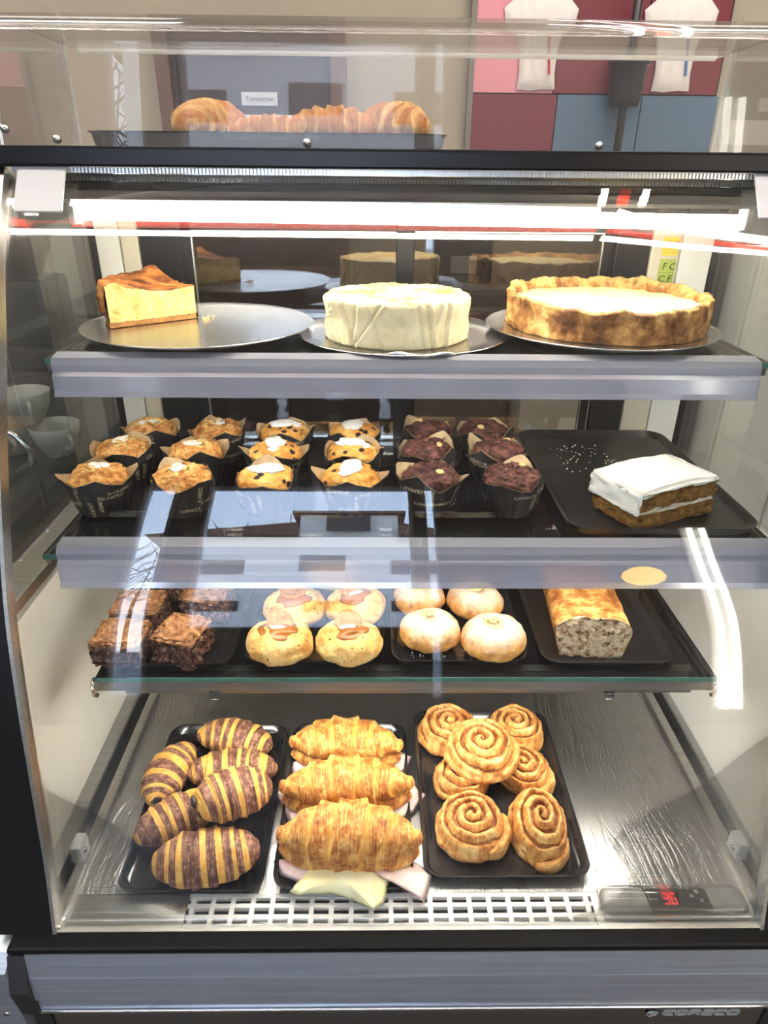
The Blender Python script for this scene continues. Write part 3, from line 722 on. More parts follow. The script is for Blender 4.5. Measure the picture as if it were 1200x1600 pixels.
# cheesecake wedge
ck = thing('cheesecake_slice', 'burnt topped yellow cheesecake slice at left of steel stand', 'cake slice', (-.238, .930, S1 + .0135))
A0, A1, R, H = math.radians(133), math.radians(219), .118, .042
def ang(v): return A0 + (A1 - A0) * v
def topz(u, v): return H + .005 * u ** 3 + .005 * math.exp(-((u - .86) / .12) ** 2) * (.6 + .8 * fract((u * 3, v * 3, 0), 2)) - .003 * math.sin(u * 5) + .005 * math.exp(-((v - .02) / .07) ** 2) * u
def top_p(u, v): a = ang(v); r_ = R * u * (1 + .015 * fract((v * 6, 0, 0), 2)); return Vector((r_ * math.cos(a), r_ * math.sin(a), topz(u, v) + .002 * fract((u * 8, v * 6, 2), 2)))
mb = MB(); mb.surf(30, 50, lambda u, v: (top_p(max(u, .02), v), 0), closev=False, capu=False)
mb.surf(16, 50, lambda u, v: ((lambda p: Vector((p.x, p.y, 0)) * (1 + .05 * math.sin(u * PI) * (1 + fract((v * 9, u * 3, 0), 2)) - .04 * u) + Vector((0, 0, p.z * (1 - u))))(top_p(1, v)), 0), closev=False, capu=False)
mb.build('baked_crust', M['burnt_top'], ck)
mb = MB()
for v0 in (0, 1):
    mb.surf(40, 20, lambda u, w: ((lambda p: Vector((p.x, p.y, .006 + (p.z - .0065) * w)) + Vector((0, .0012 * fract((u * 20, w * 9, v0), 2), 0)))(top_p(max(u, .02), v0)), 0), closev=False, capu=False)
mb.build('cut_face', M['slice_cut'], ck)
mb = MB()
for v0 in (0, 1):
    mb.surf(40, 4, lambda u, w: ((lambda p: Vector((p.x, p.y, (.006 + .003 * fract((u * 7, 0, 0), 2)) * w)) + Vector((-.0006, -.0012, 0)) * (1 if v0 else -1))(top_p(max(u, .02), v0)), 0), closev=False, capu=False)
mb.surf(20, 30, lambda u, v: ((lambda p: Vector((p.x, p.y, .0004)))(top_p(max(u, .02), v)), 0), closev=False, capu=False)
mb.build('biscuit_base', M['slice_base'], ck)
mb = MB()
for k in range(14): 
    a = rnd.uniform(-1.2, .6); d = rnd.uniform(.004, .022); s = rnd.uniform(.0006, .0018); x, y = d * math.cos(a) , d * math.sin(a) - .004
    mb.box((x, y, 0), (x + s * 1.6, y + s, s))
mb.build('crumbs', M['nut'], ck)['kind'] = 'stuff'

# ------------------------------------------------------------------ croissants
def croissant_mb(L, R, bend, nseg, seed=0, stripes=None, flat=.82, step=.14, twist=.25, tip=.22, power=.62, nu=150, nv=48, grow=1.0, lump=.05):
    mb = MB(); rg = random.Random(seed); ph = rg.uniform(0, 10)
    def fn(u, v):
        t = 2 * u - 1; th = 2 * PI * v
        phi = t * bend / 2
        if abs(bend) > 1e-3:
            rho = L / bend; c = Vector((rho * math.sin(phi), rho * (math.cos(phi) - 1) + rho * (1 - math.cos(bend / 2)) / 2, 0)); nrm = Vector((math.sin(phi), math.cos(phi), 0))
        else: c = Vector((t * L / 2, 0, 0)); nrm = Vector((0, 1, 0))
        env = max(0, 1 - abs(t) ** 2.4) ** power
        env = max(env, tip * min(1, (1 - abs(t)) / .05) ** .5) if abs(t) < 1 else .02
        q = abs(t) * nseg / 2 + twist * math.sin(th + (1 if t > 0 else -1) * .9 + ph) * (.4 + abs(t)) + .12 * fract((t * 3, math.cos(th), math.sin(th)), 1.5, 2, seed)
        fr_ = (q + .35) % 1.0
        st = 1 + step * ((fr_ ** 1.3) - .5) * (1 - abs(t) ** 8)
        if fr_ > .93: st -= step * (fr_ - .93) / .07 * .9
        r_ = R * env * st * (1 + lump * fract((t * 2, math.cos(th) * .8, math.sin(th) * .8), 1.6, 3, seed + 4))
        z = r_ * math.sin(th) * flat
        if z < 0: z *= .72
        p = c + nrm * (r_ * math.cos(th)) + Vector((0, 0, z))
        if stripes: b = t * stripes / 2 + .16 * math.sin(th + ph) + .5 + ph + .24 * math.sin(t * 5 + seed * 1.7) + .10 * math.sin(t * 11 + seed)
        else: b = q + .35
        return p, b
    mb.surf(nu, nv, fn); zmin = min(p[2] for p in mb.v)
    mb.v = [(p[0], p[1], p[2] - zmin) for p in mb.v]
    return mb
# striped chocolate croissants
def choc_croissant(label, loc, rot, L, R, bend, stripes, seed, grp='striped chocolate croissants', hole=None, **kw):
    t = thing('chocolate_croissant', label, 'croissant', loc, rot=rot, group=grp)
    croissant_mb(L, R, bend, 6, seed, stripes=stripes, step=.10, twist=.16, tip=.36, power=.56, **kw).build('striped_pastry', M['choc_croissant'], t)
    if hole:
        for hx, hy, hz, hr in hole:
            mb = MB(); mb.surf(10, 20, lambda u, v: ((hx + hr * .5 * math.cos(PI * u), hy + hr * math.sin(PI * u) * math.cos(2*PI*v), hz + .75 * hr * math.sin(PI * u) * math.sin(2*PI*v)), 0), capu=False)
            mb.build('chocolate_stick', M['choc'], t)
    return t
D = math.radians
TZ = DZ + .004
choc_croissant('striped chocolate croissant at the back edge of its tray', (-.205, .733, TZ), (0, 0, D(-14)), .118, .030, .7, 6, 1)
choc_croissant('striped chocolate croissant standing lengthwise at tray left edge, chocolate stick showing', (-.280, .672, TZ), (0, 0, D(76)), .108, .030, .9, 5.5, 2, hole=[(-.053, -.012, .028, .009)])
choc_croissant('striped chocolate croissant in middle of pile, behind topmost one', (-.197, .676, TZ), (0, 0, D(4)), .124, .030, .5, 6.5, 3)
choc_croissant('striped chocolate croissant lower left of pile, tucked beneath topmost', (-.252, .598, TZ), (0, 0, D(32)), .112, .031, .4, 5.5, 4)
choc_croissant('topmost striped chocolate croissant with open end towards the viewer', (-.182, .604, TZ + .030), (0, D(6), D(26)), .104, .036, .35, 6, 5, hole=[(-.0505, -.004, .037, .0085)])
choc_croissant('striped chocolate croissant nearest the front glass on its tray', (-.203, .542, TZ), (0, 0, D(9)), .130, .036, -.25, 7, 6)
# ham and cheese croissants
def drape(name, mat, parent, outline, z0, amp, seed, th=.0022, sag=.010, rng=.05):
    """thin irregular slice: outline given in plan, sagging away from the middle"""
    mb = MB(); n = 90; m_ = 14
    cx = sum(p[0] for p in outline) / len(outline); cy = sum(p[1] for p in outline) / len(outline)
    def edge(v):
        k = v * len(outline); i = int(k) % len(outline); f = k - int(k); a = outline[i]; b = outline[(i + 1) % len(outline)]
        f = f * f * (3 - 2 * f) * .5 + f * .5
        return a[0] + (b[0] - a[0]) * f, a[1] + (b[1] - a[1]) * f
    def fn(u, v):
        ex, ey = edge(v % 1); r_ = min(u, 1 - u) * 2
        x = cx + (ex - cx) * r_ * 1.10; y = cy + (ey - cy) * r_ * 1.16 - .003
        z = z0 - sag * r_ ** 3 + amp * fract((x, y, 0), 32, 2, seed) * (.3 + r_)
        return (x, y, max(.001, z) + (th if u < .5 else 0)), 0
    mb.surf(2 * m_, n, fn, capu=False)
    return mb.build(name, M[mat], parent)
def ham_croissant(label, loc, rz, L, R, bend, seed, hams, cheeses, zc=.014, **kw):
    t = thing('ham_cheese_croissant', label, 'croissant sandwich', loc, rz, group='ham and cheese croissants')
    c = croissant_mb(L, R, bend, 7, seed, step=.20, twist=.36, tip=.28, power=.95, nu=180, nv=56, **kw)
    c.build('croissant_top', M['butter_croissant'], t, loc=(0, 0, .010))
    lo = croissant_mb(L * .97, R * .93, bend, 7, seed + 9, step=.06, flat=.55); lo.build('croissant_bottom', M['butter_croissant'], t, loc=(0, -.003, 0))
    for i, o in enumerate(hams): drape('ham_slice', 'ham', t, o, zc + .003 * (i % 2), .005, seed + i)
    for i, o in enumerate(cheeses): drape('cheese_slice', 'cheese', t, o, zc + .004, .004, seed + 20 + i)
    return t
ham_croissant('ham and cheese croissant at the back of its tray', (-.040, .714, TZ), D(-3), .166, .036, .35, 11,
    [[(-.07, -.012), (-.062, -.036), (-.03, -.036), (0, -.03), (.03, -.036), (.055, -.040), (.082, -.012), (.088, .006), (.07, .01), (0, .01)]], [[(-.045, -.02), (-.038, -.036), (-.005, -.040), (.03, -.034), (.04, .0), (-.03, .01)]])
ham_croissant('middle ham and cheese croissant, paler bulge right of centre', (-.036, .640, TZ), D(2), .182, .037, .25, 12,
    [[(-.088, .012), (-.07, .026), (-.05, .01), (.05, .01), (.088, .022), (.098, .004), (.082, -.018), (.055, -.034), (.02, -.030), (-.02, -.038), (-.048, -.046), (-.07, -.026)]], [[(-.03, -.028), (-.025, -.046), (.0, -.04), (.035, -.040), (.05, -.02), (.02, .01)]])
ham_croissant('largest ham and cheese croissant nearest the front, cheese hanging out', (-.030, .560, TZ), D(-2), .182, .041, .3, 13,
    [[(-.085, -.012), (-.072, -.030), (-.045, -.042), (0, -.03), (.04, -.032), (.062, -.038), (.085, -.055), (.094, -.026), (.075, -.008), (0, .01)]],
    [[(-.05, -.030), (-.062, -.052), (-.05, -.056), (-.02, -.052), (.008, -.058), (.03, -.070), (.040, -.060), (.048, -.028), (.03, -.005), (-.03, -.005)]])
# plain croissants on the top tray
TT = 1.4237 + .0045
for i, (x, y, rz, L, R, b, tilt, lab) in enumerate([(-.205, .985, 62, .125, .036, .7, 0, 'plain croissant leftmost on the top tray, humped and upright'), (-.132, .96, -4, .11, .025, .5, 0, 'low plain croissant second from left on the top tray'),
        (-.052, .97, 10, .12, .032, .5, 0, 'plain croissant third from left on the top tray'), (.026, .985, 130, .108, .036, .6, 0, 'plain croissant rightmost on the top tray with peaked middle')]):
    t = thing('plain_croissant', lab, 'croissant', (x, y, TT), D(rz), group='plain croissants on the top tray')
    croissant_mb(L, R, b, 7, 30 + i, step=.2, twist=.3, tip=.4, power=.55).build('croissant_body', M['plain_croissant'], t)

# ------------------------------------------------------------------ cinnamon swirls
def swirl(label, loc, rot, R, H, turns, seed, sq=(1, 1), peak=.3, tail=True):
    t = thing('cinnamon_swirl', label, 'cinnamon bun', loc, rot=rot, group='cinnamon swirls')
    mb = MB(); rg = random.Random(seed); ph = rg.uniform(0, 6)
    def fn(u, v):
        th = 2 * PI * v
        out = 1 + .06 * fract((math.cos(th), math.sin(th), seed), 1.1, 2, seed)
        if u <= .72:
            r_ = u / .72; s = r_ * turns - v + ph / 6
            w = s + .10 * fract((r_ * math.cos(th) * 2, r_ * math.sin(th) * 2, 0), 1.5, 2, seed)
            f = w % 1.0
            ridge = math.sin(PI * min(1, max(0, (f - .12) / .80))) ** .6 if .12 < f < .92 else 0
            # outermost turn merges into the side
            dome = (1 - r_ ** 2) * peak * H
            edge = 1 - max(0, (r_ - .86) / .14) ** 2 * .35
            z = (H * .62 + dome + .24 * H * ridge) * edge
            rr = R * r_ * .93 * out; b = f
            if r_ > 1 - .55 / turns and f < .4: b = .42
        else:
            k = (u - .72) / .28; a = k * PI * .62
            rr = R * out * (.93 + .075 * math.sin(k * PI * .9)); 
            z = H * .65 * .62 * 1.0 * (1 - k) + .0
            if k > .85: rr *= 1 - (k - .85) * .6
            b = .75
        return (rr * sq[0] * math.cos(th), rr * sq[1] * math.sin(th), z), b
    mb.surf(88, 160, fn, capu=False)
    z0 = min(p[2] for p in mb.v); mb.v = [(p[0], p[1], p[2] - z0) for p in mb.v]
    mb.displace(.0022, 60, seed, 3, zmin=0)
    mb.build('rolled_dough', M['swirl'], t)
    if tail:
        a0 = rg.uniform(-2.4, -1.2) if tail is True else tail
        pts = []; rs = []
        for k in range(22):
            a = a0 + k * .075; s = k / 21
            pts.append((R * sq[0] * 1.0 * math.cos(a), R * sq[1] * 1.0 * math.sin(a), H * .34)); rs.append(H * .30 * math.sin(PI * (.08 + .9 * s)) ** .5)
        m2 = MB(); m2.surf(21, 16, lambda u, v: ((lambda p, r_, q: (p[0] * (1 + .55 * r_ / R * math.cos(2 * PI * v)), p[1] * (1 + .55 * r_ / R * math.cos(2 * PI * v)), p[2] + 1.1 * r_ * math.sin(2 * PI * v)))(pts[round(u * 21)], rs[round(u * 21)], 0), .7))
        m2.displace(.002, 70, seed + 3, 3, zmin=.0005)
        m2.build('loose_end', M['swirl'], t)
    return t
swirl('cinnamon swirl at the back left of its tray', (.113, .757, TZ), (0, 0, 0), .046, .036, 3.4, 1)
swirl('cinnamon swirl at the back right of its tray', (.212, .754, TZ), (0, 0, 1), .044, .038, 3.6, 2, tail=False)
swirl('low cinnamon bun mostly hidden under the topmost swirl', (.122, .670, TZ), (0, 0, 2), .040, .030, 3, 3, tail=False)
swirl('small cinnamon swirl right of the topmost one', (.215, .682, TZ), (0, D(-14), .6), .038, .036, 3.2, 4, sq=(.92, 1.1))
swirl('topmost cinnamon swirl resting on others in tray centre', (.150, .694, TZ + .027), (D(4), 0, .3), .050, .036, 3.3, 5, tail=-1.35)
swirl('round cinnamon swirl at the front left of its tray', (.126, .590, TZ), (0, 0, .5), .046, .036, 3.3, 6, tail=-1.7)
swirl('upright oval cinnamon swirl at the front right of its tray', (.212, .592, TZ), (D(14), 0, 0), .043, .042, 3.2, 7, sq=(.86, 1.18), peak=.5, tail=-1.9)

# ------------------------------------------------------------------ muffins in tulip papers
def wrap_r(z, a, hmax):
    return .0268 + .0097 * min(1, z / .040) + max(0, z - .040) * .18 + .0009 * math.sin(a * 18) * (1 - .6 * min(1, z / .045))
def flap_h(a, seed):
    k = (a * 4 / (2 * PI) + seed * .13) % 1.0; s = abs(2 * k - 1)          # 0 at tip, 1 in the notch
    return .0455 + .0165 * (1 - s) ** 1.0 + .003 * math.sin(a * 3 + seed)
def make_wrapper(seed):
    mb = MB(); nv = 144
    rows = [0, .012, .024, .034, .040, .046, .052, .058, .066]
    for layer in (0, 1):
        def fn(u, v, layer=layer):
            a = 2 * PI * v; h = flap_h(a, seed); z = u * h
            fl = max(0, z - .040); r_ = wrap_r(z, a, h) + fl * (-.02 + .34 * math.sin(a * 2 + seed)) - layer * .0009
            return (r_ * math.cos(a), r_ * math.sin(a), z + .0005 * layer), 0
        mb.surf(16, nv, fn, mi=layer, capu=False)
    vs = [(.0262 * math.cos(2 * PI * i / 40), .0262 * math.sin(2 * PI * i / 40), .0003) for i in range(40)]
    mb.add(vs, [tuple(range(40))], 0)
    return mb
def make_print(seed):
    """the word printed around the paper, following its surface"""
    big = MB(); src = text_mesh('KORFEST', .0066, 0.0, res=1)
    rg = random.Random(seed); V = [v.co.copy() for v in src.vertices]; F = [tuple(p.vertices) for p in src.polygons]
    for k in range(13):
        a0 = -2.75 + k * .36 + rg.uniform(-.08, .08); z0 = rg.choice([.014, .022, .031, .038, .043]); rz = rg.choice([0, 0, PI, PI / 2, -PI / 2])
        h = flap_h(a0, seed)
        if z0 > h - .009: z0 = h - .010
        vs = []
        for p in V:
            x = p.x * math.cos(rz) - p.y * math.sin(rz); y = p.x * math.sin(rz) + p.y * math.cos(rz)
            z = max(.002, z0 + y); a = a0 + x / .034; z = min(z, flap_h(a, seed) - .001)
            fl = max(0, z - .040); r_ = wrap_r(z, a, h) + fl * (-.02 + .34 * math.sin(a * 2 + seed)) + .0005
            vs.append((r_ * math.cos(a), r_ * math.sin(a), z))
        big.add(vs, F)
    bpy.data.meshes.remove(src); return big
def dome(R, z0, h, seed, amp, scale, lump=0):
    mb = MB()
    def fn(u, v):
        a = 2 * PI * v; q = u * PI * .5; rr = R * math.sin(q) ** .8 if u > 0 else 0
        rr *= 1 + .05 * fract((math.cos(a), math.sin(a), seed), 1.4, 2, seed)
        return (rr * math.cos(a), rr * math.sin(a), z0 + h * math.cos(q) ** .9 if u < 1 else z0), 0
    mb.surf(44, 110, fn, capu=False); mb.displace(amp, scale, seed, 4)
    if lump: mb.displace(lump, scale * 3, seed + 5, 2)
    out = []
    for p in mb.v:                                  # the paper holds the lower rim in
        q = math.hypot(p[0], p[1]); lim = .0338 + max(0, p[2] - .050) * .4
        k = min(1, lim / q) if q > 0 else 1; out.append((p[0] * k, p[1] * k, p[2]))
    mb.v = out
    return mb
def blob(mb, c, r, seed, sq=(1, 1, 1), n=10):
    b0 = len(mb.v)
    def fn(u, v):
        th = PI * u; a = 2 * PI * v; k = 1 + .35 * noise.noise(Vector((math.sin(th) * math.cos(a), math.sin(th) * math.sin(a), math.cos(th))) * 1.6 + Vector((seed * 3.3, seed, 0)))
        return (c[0] + r * sq[0] * k * math.sin(th) * math.cos(a), c[1] + r * sq[1] * k * math.sin(th) * math.sin(a), c[2] + r * sq[2] * k * math.cos(th)), 0
    mb.surf(n, n + 4, fn, capu=False)
def make_muffin(kind, seed):
    t = thing('muffin', 'x', 'muffin', (0, 0, 0))
    make_wrapper(seed).build('paper_wrapper', [M['paper_black'], M['paper_tan']], t, fixn=False)
    make_print(seed).build('lettering', M['print_cream'], t, fixn=False, weld=False)
    rg = random.Random(seed * 11)
    if kind == 'golden':
        dome(.0346, .040, .025, seed, .0046, 60, .0022).build('muffin_crown', M['muffin'], t)
        mb = MB()
        for k in range(34):
            a = rg.uniform(0, 2 * PI); d = rg.uniform(.004, .029); blob(mb, (d * math.cos(a), d * math.sin(a), .0665 - d * d * 20), rg.uniform(.0018, .0034), k, (1.2, 1, .7), 6)
        mb.build('crumble', M['nut'], t)
        mb = MB(); blob(mb, (.002, .004, .0652), .0095, seed, (1.3, .8, .25), 14); mb.build('icing_patch', M['icing'], t)
    elif kind == 'berry':
        dome(.0346, .040, .025, seed, .0034, 48, .0012).build('muffin_crown', M['berry_muffin'], t)
        mb = MB(); blob(mb, (-.004, .001, .0648), .0145, seed, (1.25, .9, .30), 14); blob(mb, (.014, -.003, .0618), .008, seed + 2, (1, 1, .4), 10); mb.build('icing_patch', M['icing'], t)
        mb = MB()
        for k in range(4):
            a = rg.uniform(0, 2 * PI); d = rg.uniform(.010, .026); blob(mb, (d * math.cos(a), d * math.sin(a), .0648 - d * d * 18), .0040, k, (1, 1, .8), 8)
        mb.build('berries', M['choc'], t)
    else:
        dome(.0346, .040, .025, seed, .0050, 60, .0026).build('muffin_crown', M['choc_muffin'], t)
        mb = MB()
        for k in range(9):
            a = rg.uniform(0, 2 * PI); d = rg.uniform(.003, .027); blob(mb, (d * math.cos(a), d * math.sin(a), .0665 - d * d * 20), rg.uniform(.0028, .0048), k, (1.3, 1, .8), 7)
        mb.build('chocolate_chunks', M['choc_muffin'], t)
        mb = MB(); blob(mb, (.012 if seed % 2 else -.010, -.012, .0640), .0045, seed, (1.2, 1, .8), 8); mb.build('nut_piece', M['nut'], t)
    for ch in t.children:
        for v in ch.data.vertices: v.co = Vector((v.co.x * 1.06, v.co.y * 1.06, v.co.z * .86))
    return t
ROW = ['front', 'middle', 'back']
XC = [(-.343, -.341, -.328), (-.238, -.242, -.230), (-.134, -.135, -.130), (-.030, -.028, -.030), (.070, .073, .077), (.172, .168, .162)]
YC = [.766, .853, .932]
protos = {}
COLN = {0: 'leftmost column of golden muffins', 1: 'second column of golden muffins from left', 2: 'left column of blueberry muffins', 3: 'right column of blueberry muffins', 4: 'left column of chocolate muffins', 5: 'right column of chocolate muffins'}
for c_ in range(6):
    for r_ in range(3):
        kind = 'golden' if c_ < 2 else ('berry' if c_ < 4 else 'choc')
        s = 1 + (c_ * 3 + r_) % 3
        loc = (XC[c_][r_], YC[r_] + .004 * math.sin(c_ * 5 + r_), S2 + .0042)
        rot = (0, 0, rnd.uniform(-.35, .35) + (PI / 2) * ((c_ + r_) % 4))
        word = {'golden': 'golden crumble muffin, black paper,', 'berry': 'blueberry muffin, white icing,', 'choc': 'dark chocolate muffin, black paper,'}[kind]
        place = {0: 'at front of', 1: 'midway in', 2: 'at back of'}[r_]
        lab = f'{word} {place} the {COLN[c_]}'
        grp = {'golden': 'golden muffins in black papers', 'berry': 'blueberry muffins in black papers', 'choc': 'chocolate muffins in black papers'}[kind]
        key = (kind, s)
        if key not in protos:
            m_ = make_muffin(kind, s + {'golden': 0, 'berry': 10, 'choc': 20}[kind]); protos[key] = m_; m_.location = loc; m_.rotation_euler = rot; m_['label'] = lab
        else: m_ = dup(protos[key], loc, rot, lab)
        m_['group'] = grp

# ------------------------------------------------------------------ lowest shelf
FZ = S3 + .0040
def brownie(label, loc, rz, w, d, h, seed):
    t = thing('brownie', label, 'brownie', loc, rz, group='brownies on the lowest shelf')
    def cube(a, b, amp, sc_, sd, nm, mat):
        bm = bmesh.new(); bmesh.ops.create_cube(bm, size=1)
        for v in bm.verts: v.co = Vector((v.co.x * (b[0] - a[0]) + (a[0] + b[0]) / 2, v.co.y * (b[1] - a[1]) + (a[1] + b[1]) / 2, v.co.z * (b[2] - a[2]) + (a[2] + b[2]) / 2))
        bmesh.ops.bevel(bm, geom=list(bm.edges), offset=.003, segments=2, affect='EDGES')
        bmesh.ops.subdivide_edges(bm, edges=list(bm.edges), cuts=14, use_grid_fill=True)
        bm.normal_update()
        nv = [v.co + v.normal * amp * noise.turbulence(v.co * sc_ + Vector((sd, 0, sd * 2)), 4, True) - v.normal * amp * .7 for v in bm.verts]
        for v, q in zip(bm.verts, nv): v.co = q; v.co.z = max(v.co.z, a[2])
        me = bpy.data.meshes.new(nm); bm.to_mesh(me); bm.free(); me.polygons.foreach_set('use_smooth', [True] * len(me.polygons)); link(nm, me, mat, t)
    cube((-w/2, -d/2, 0), (w/2, d/2, h - .0035), .011, 110, seed, 'crumb', M['brownie'])
    cube((-w/2 + .0005, -d/2 + .0005, h - .0085), (w/2 - .0005, d/2 - .0005, h), .008, 75, seed + 3, 'top_crust', M['brownie_top'])
brownie('brownie at the front left of its tray', (-.313, .676, FZ), D(-4), .064, .056, .040, 1)
brownie('brownie at the front right of its tray, dark layer facing', (-.239, .681, FZ), D(-14), .058, .062, .042, 2)
brownie('brownie second row left, behind the front left one', (-.312, .745, FZ), D(2), .066, .056, .038, 3)
brownie('brownie second row right, beside the cookie tray', (-.228, .772, FZ), D(-6), .062, .056, .040, 4)
brownie('brownie at the very back, mostly hidden behind second row left', (-.275, .825, FZ), D(8), .062, .055, .040, 5)
def cookie(label, loc, rz, w, d, h, seed, bis=None, hid=False):
    t = thing('filled_cookie', label, 'cookie', loc, rz, group='biscuit topped cookies')
    mb = MB()
    def fn(u, v):
        a = 2 * PI * v; th = PI * u; k = 1 + .05 * fract((math.cos(a), math.sin(a), seed), 1.3, 2, seed)
        z = h * (.42 + .58 * math.cos(th)) if th < PI / 2 else h * (.42 + .42 * math.cos(th))
        s = math.sin(th) ** .75 if 0 < u < 1 else 0
        return (w / 2 * k * s * math.cos(a), d / 2 * k * s * math.sin(a), max(0, z)), 0
    mb.surf(50, 110, fn, capu=False); mb.displace(.003, 40, seed, 4, zmin=0); mb.build('cookie_dough', M['cookie'], t)
    if bis is None: return t
    bx, by, ba, tilt = bis
    mb = MB(); blob(mb, (bx, by - .009, h - .0035), .021, seed, (1.1, .82, .30), 16); mb.build('caramel_topping', M['caramel'], t)
    # scalloped round biscuit, half sunk
    mb = MB(); lo = []
    for r_, z in ((.0, .0), (.0155, 0), (.0165, .0012), (.0165, .0035), (.0155, .0047), (.012, .0047), (.0115, .0042), (0, .0042)):
        lo.append([(r_ * (1 + .03 * math.sin(18 * a)) * math.cos(a), r_ * (1 + .03 * math.sin(18 * a)) * math.sin(a), z) for a in [2 * PI * i / 72 for i in range(72)]])
    loft(mb, lo, close=False); b = mb.build('biscuit', M['biscuit'], t, loc=(bx, by, h + .001), rot=(tilt, 0, ba))
    if tilt: 
        mb = MB(); blob(mb, (bx - .001, by - .011, h + .0025), .0062, seed + 8, (1.6, .5, .5), 12); mb.build('white_cream', M['icing'], t)
    return t
cookie('biscuit topped cookie at the front left of its tray', (-.118, .680, FZ), 0, .084, .078, .042, 1, (.0, .006, .4, .55))
cookie('biscuit topped cookie at the front right, cream line under biscuit', (-.032, .681, FZ), .05, .086, .078, .042, 2, (.0, .006, .2, .6))
cookie('cookie second row left with biscuit lying flat in caramel', (-.107, .755, FZ), .3, .086, .078, .042, 3, (-.002, .0, .3, .0))
cookie('cookie second row right with slanted biscuit and cream', (-.024, .760, FZ), .5, .082, .078, .042, 4, (-.004, .004, .2, .5))
cookie('cookie at the very back, barely visible above second row', (-.062, .845, FZ), .2, .080, .076, .042, 5)
def bun(label, loc, rz, w, d, h, seed):
    t = thing('sugared_bun', label, 'bun', loc, rz, group='sugared cream buns')
    mb = MB()
    def fn(u, v):
        a = 2 * PI * v; th = PI * u; k = 1 + .04 * fract((math.cos(a), math.sin(a), seed), 1.3, 2, seed)
        z = h * (.4 + .6 * math.cos(th)) if th < PI / 2 else h * (.4 + .4 * math.cos(th))
        s = math.sin(th) ** .7 if 0 < u < 1 else 0
        dimp = -.007 * math.exp(-(math.hypot(w / 2 * s * math.cos(a), d / 2 * s * math.sin(a)) / .009) ** 2) if u < .5 else 0
        return (w / 2 * k * s * math.cos(a), d / 2 * k * s * math.sin(a), max(0, z + dimp)), 0
    mb.surf(50, 110, fn, capu=False); mb.displace(.0022, 45, seed, 4, zmin=0); mb.build('bun_dough', M['sugar_bun'], t)
    mb = MB(); pts = []; rs = []
    for k in range(40):
        s = k / 39; a = s * 9.5 + seed; r_ = .0125 * (1 - s) ** .8 + .0005; pts.append((r_ * math.cos(a), r_ * math.sin(a), h - .0045 + .007 * s)); rs.append(.0042 * (1 - .55 * s))
    mb.tube(pts, rs, 10); mb.build('piped_cream', M['cream_swirl'], t)
bun('sugared bun at the front left of its tray', (.072, .703, FZ), 0, .078, .072, .042, 1)
bun('largest sugared bun at the front right of its tray', (.151, .688, FZ), .4, .086, .078, .044, 2)
bun('sugared bun second row left, cut off by the rail above', (.063, .782, FZ), 1.3, .072, .070, .040, 3)
bun('sugared bun second row right, behind the largest one', (.140, .772, FZ), 2, .080, .074, .042, 4)
# banana loaf
t = thing('banana_loaf', 'half banana loaf with pale cut end facing forward on matt tray', 'loaf cake', (.273, .676, FZ), D(-5))
def loaf_sec(s, z0, wob=0):
    W, Hh = .098, .058
    P = [(-.38, 0), (-.44, .35), (-.47, .66), (-.40, .86), (-.22, .98), (0, 1.03), (.22, .98), (.40, .86), (.47, .66), (.44, .35), (.38, 0)]
    return [(x * W, z * Hh) for x, z in P]
_ls = loaf_sec(0, 0); sec = smooth_profile(_ls + [(.25 * .098, 0), (0, 0), (-.25 * .098, 0), _ls[0]], 6); ns = len(sec)
mb = MB()
def lf(u, v):
    p = sec[min(ns - 1, round(v * (ns - 1)))]; k = 1 - .12 * max(0, (u - .9) / .1) ** 2
    hump = 1 + .05 * math.sin(u * 4 + 1); crack = -.005 * math.exp(-((p.x + .004 * math.sin(u * 12)) / .012) ** 2) * (p.y > .04)
    return (p.x * k, u * .155, p.y * hump * k + crack + .0022 * fract((p.x, u * .155, p.y), 55, 4, 3) * (p.y > .002)), 0
mb.surf(60, ns - 1, lf, closev=False, capu=False)
b0 = len(mb.v); pts_b = [lf(1, j / (ns - 1))[0] for j in range(ns)]; mb.add(pts_b, [tuple(range(ns))], 0)
mb.build('crust', M['loaf_crust'], t)
mb = MB(); cen = Vector((0, .026))
def cut(u, v):
    p = lf(0, v)[0]; x = cen.x + (p[0] - cen.x) * u; z = cen.y + (p[2] - cen.y) * u
    return (x, -.001 + .0035 * fract((x, z, 0), 110, 3) - .001, max(0, z)), 0
mb.surf(34, ns - 1, cut, closev=False, capu=False)
mb.surf(2, ns - 1, lambda u, v: ((lambda p: (p[0] * (1 + .02 * (1 - u)), -.002 + .003 * u, p[2]))(lf(0, v)[0]), 0), closev=False, capu=False)
mb.build('cut_face', M['loaf_crumb'], t)

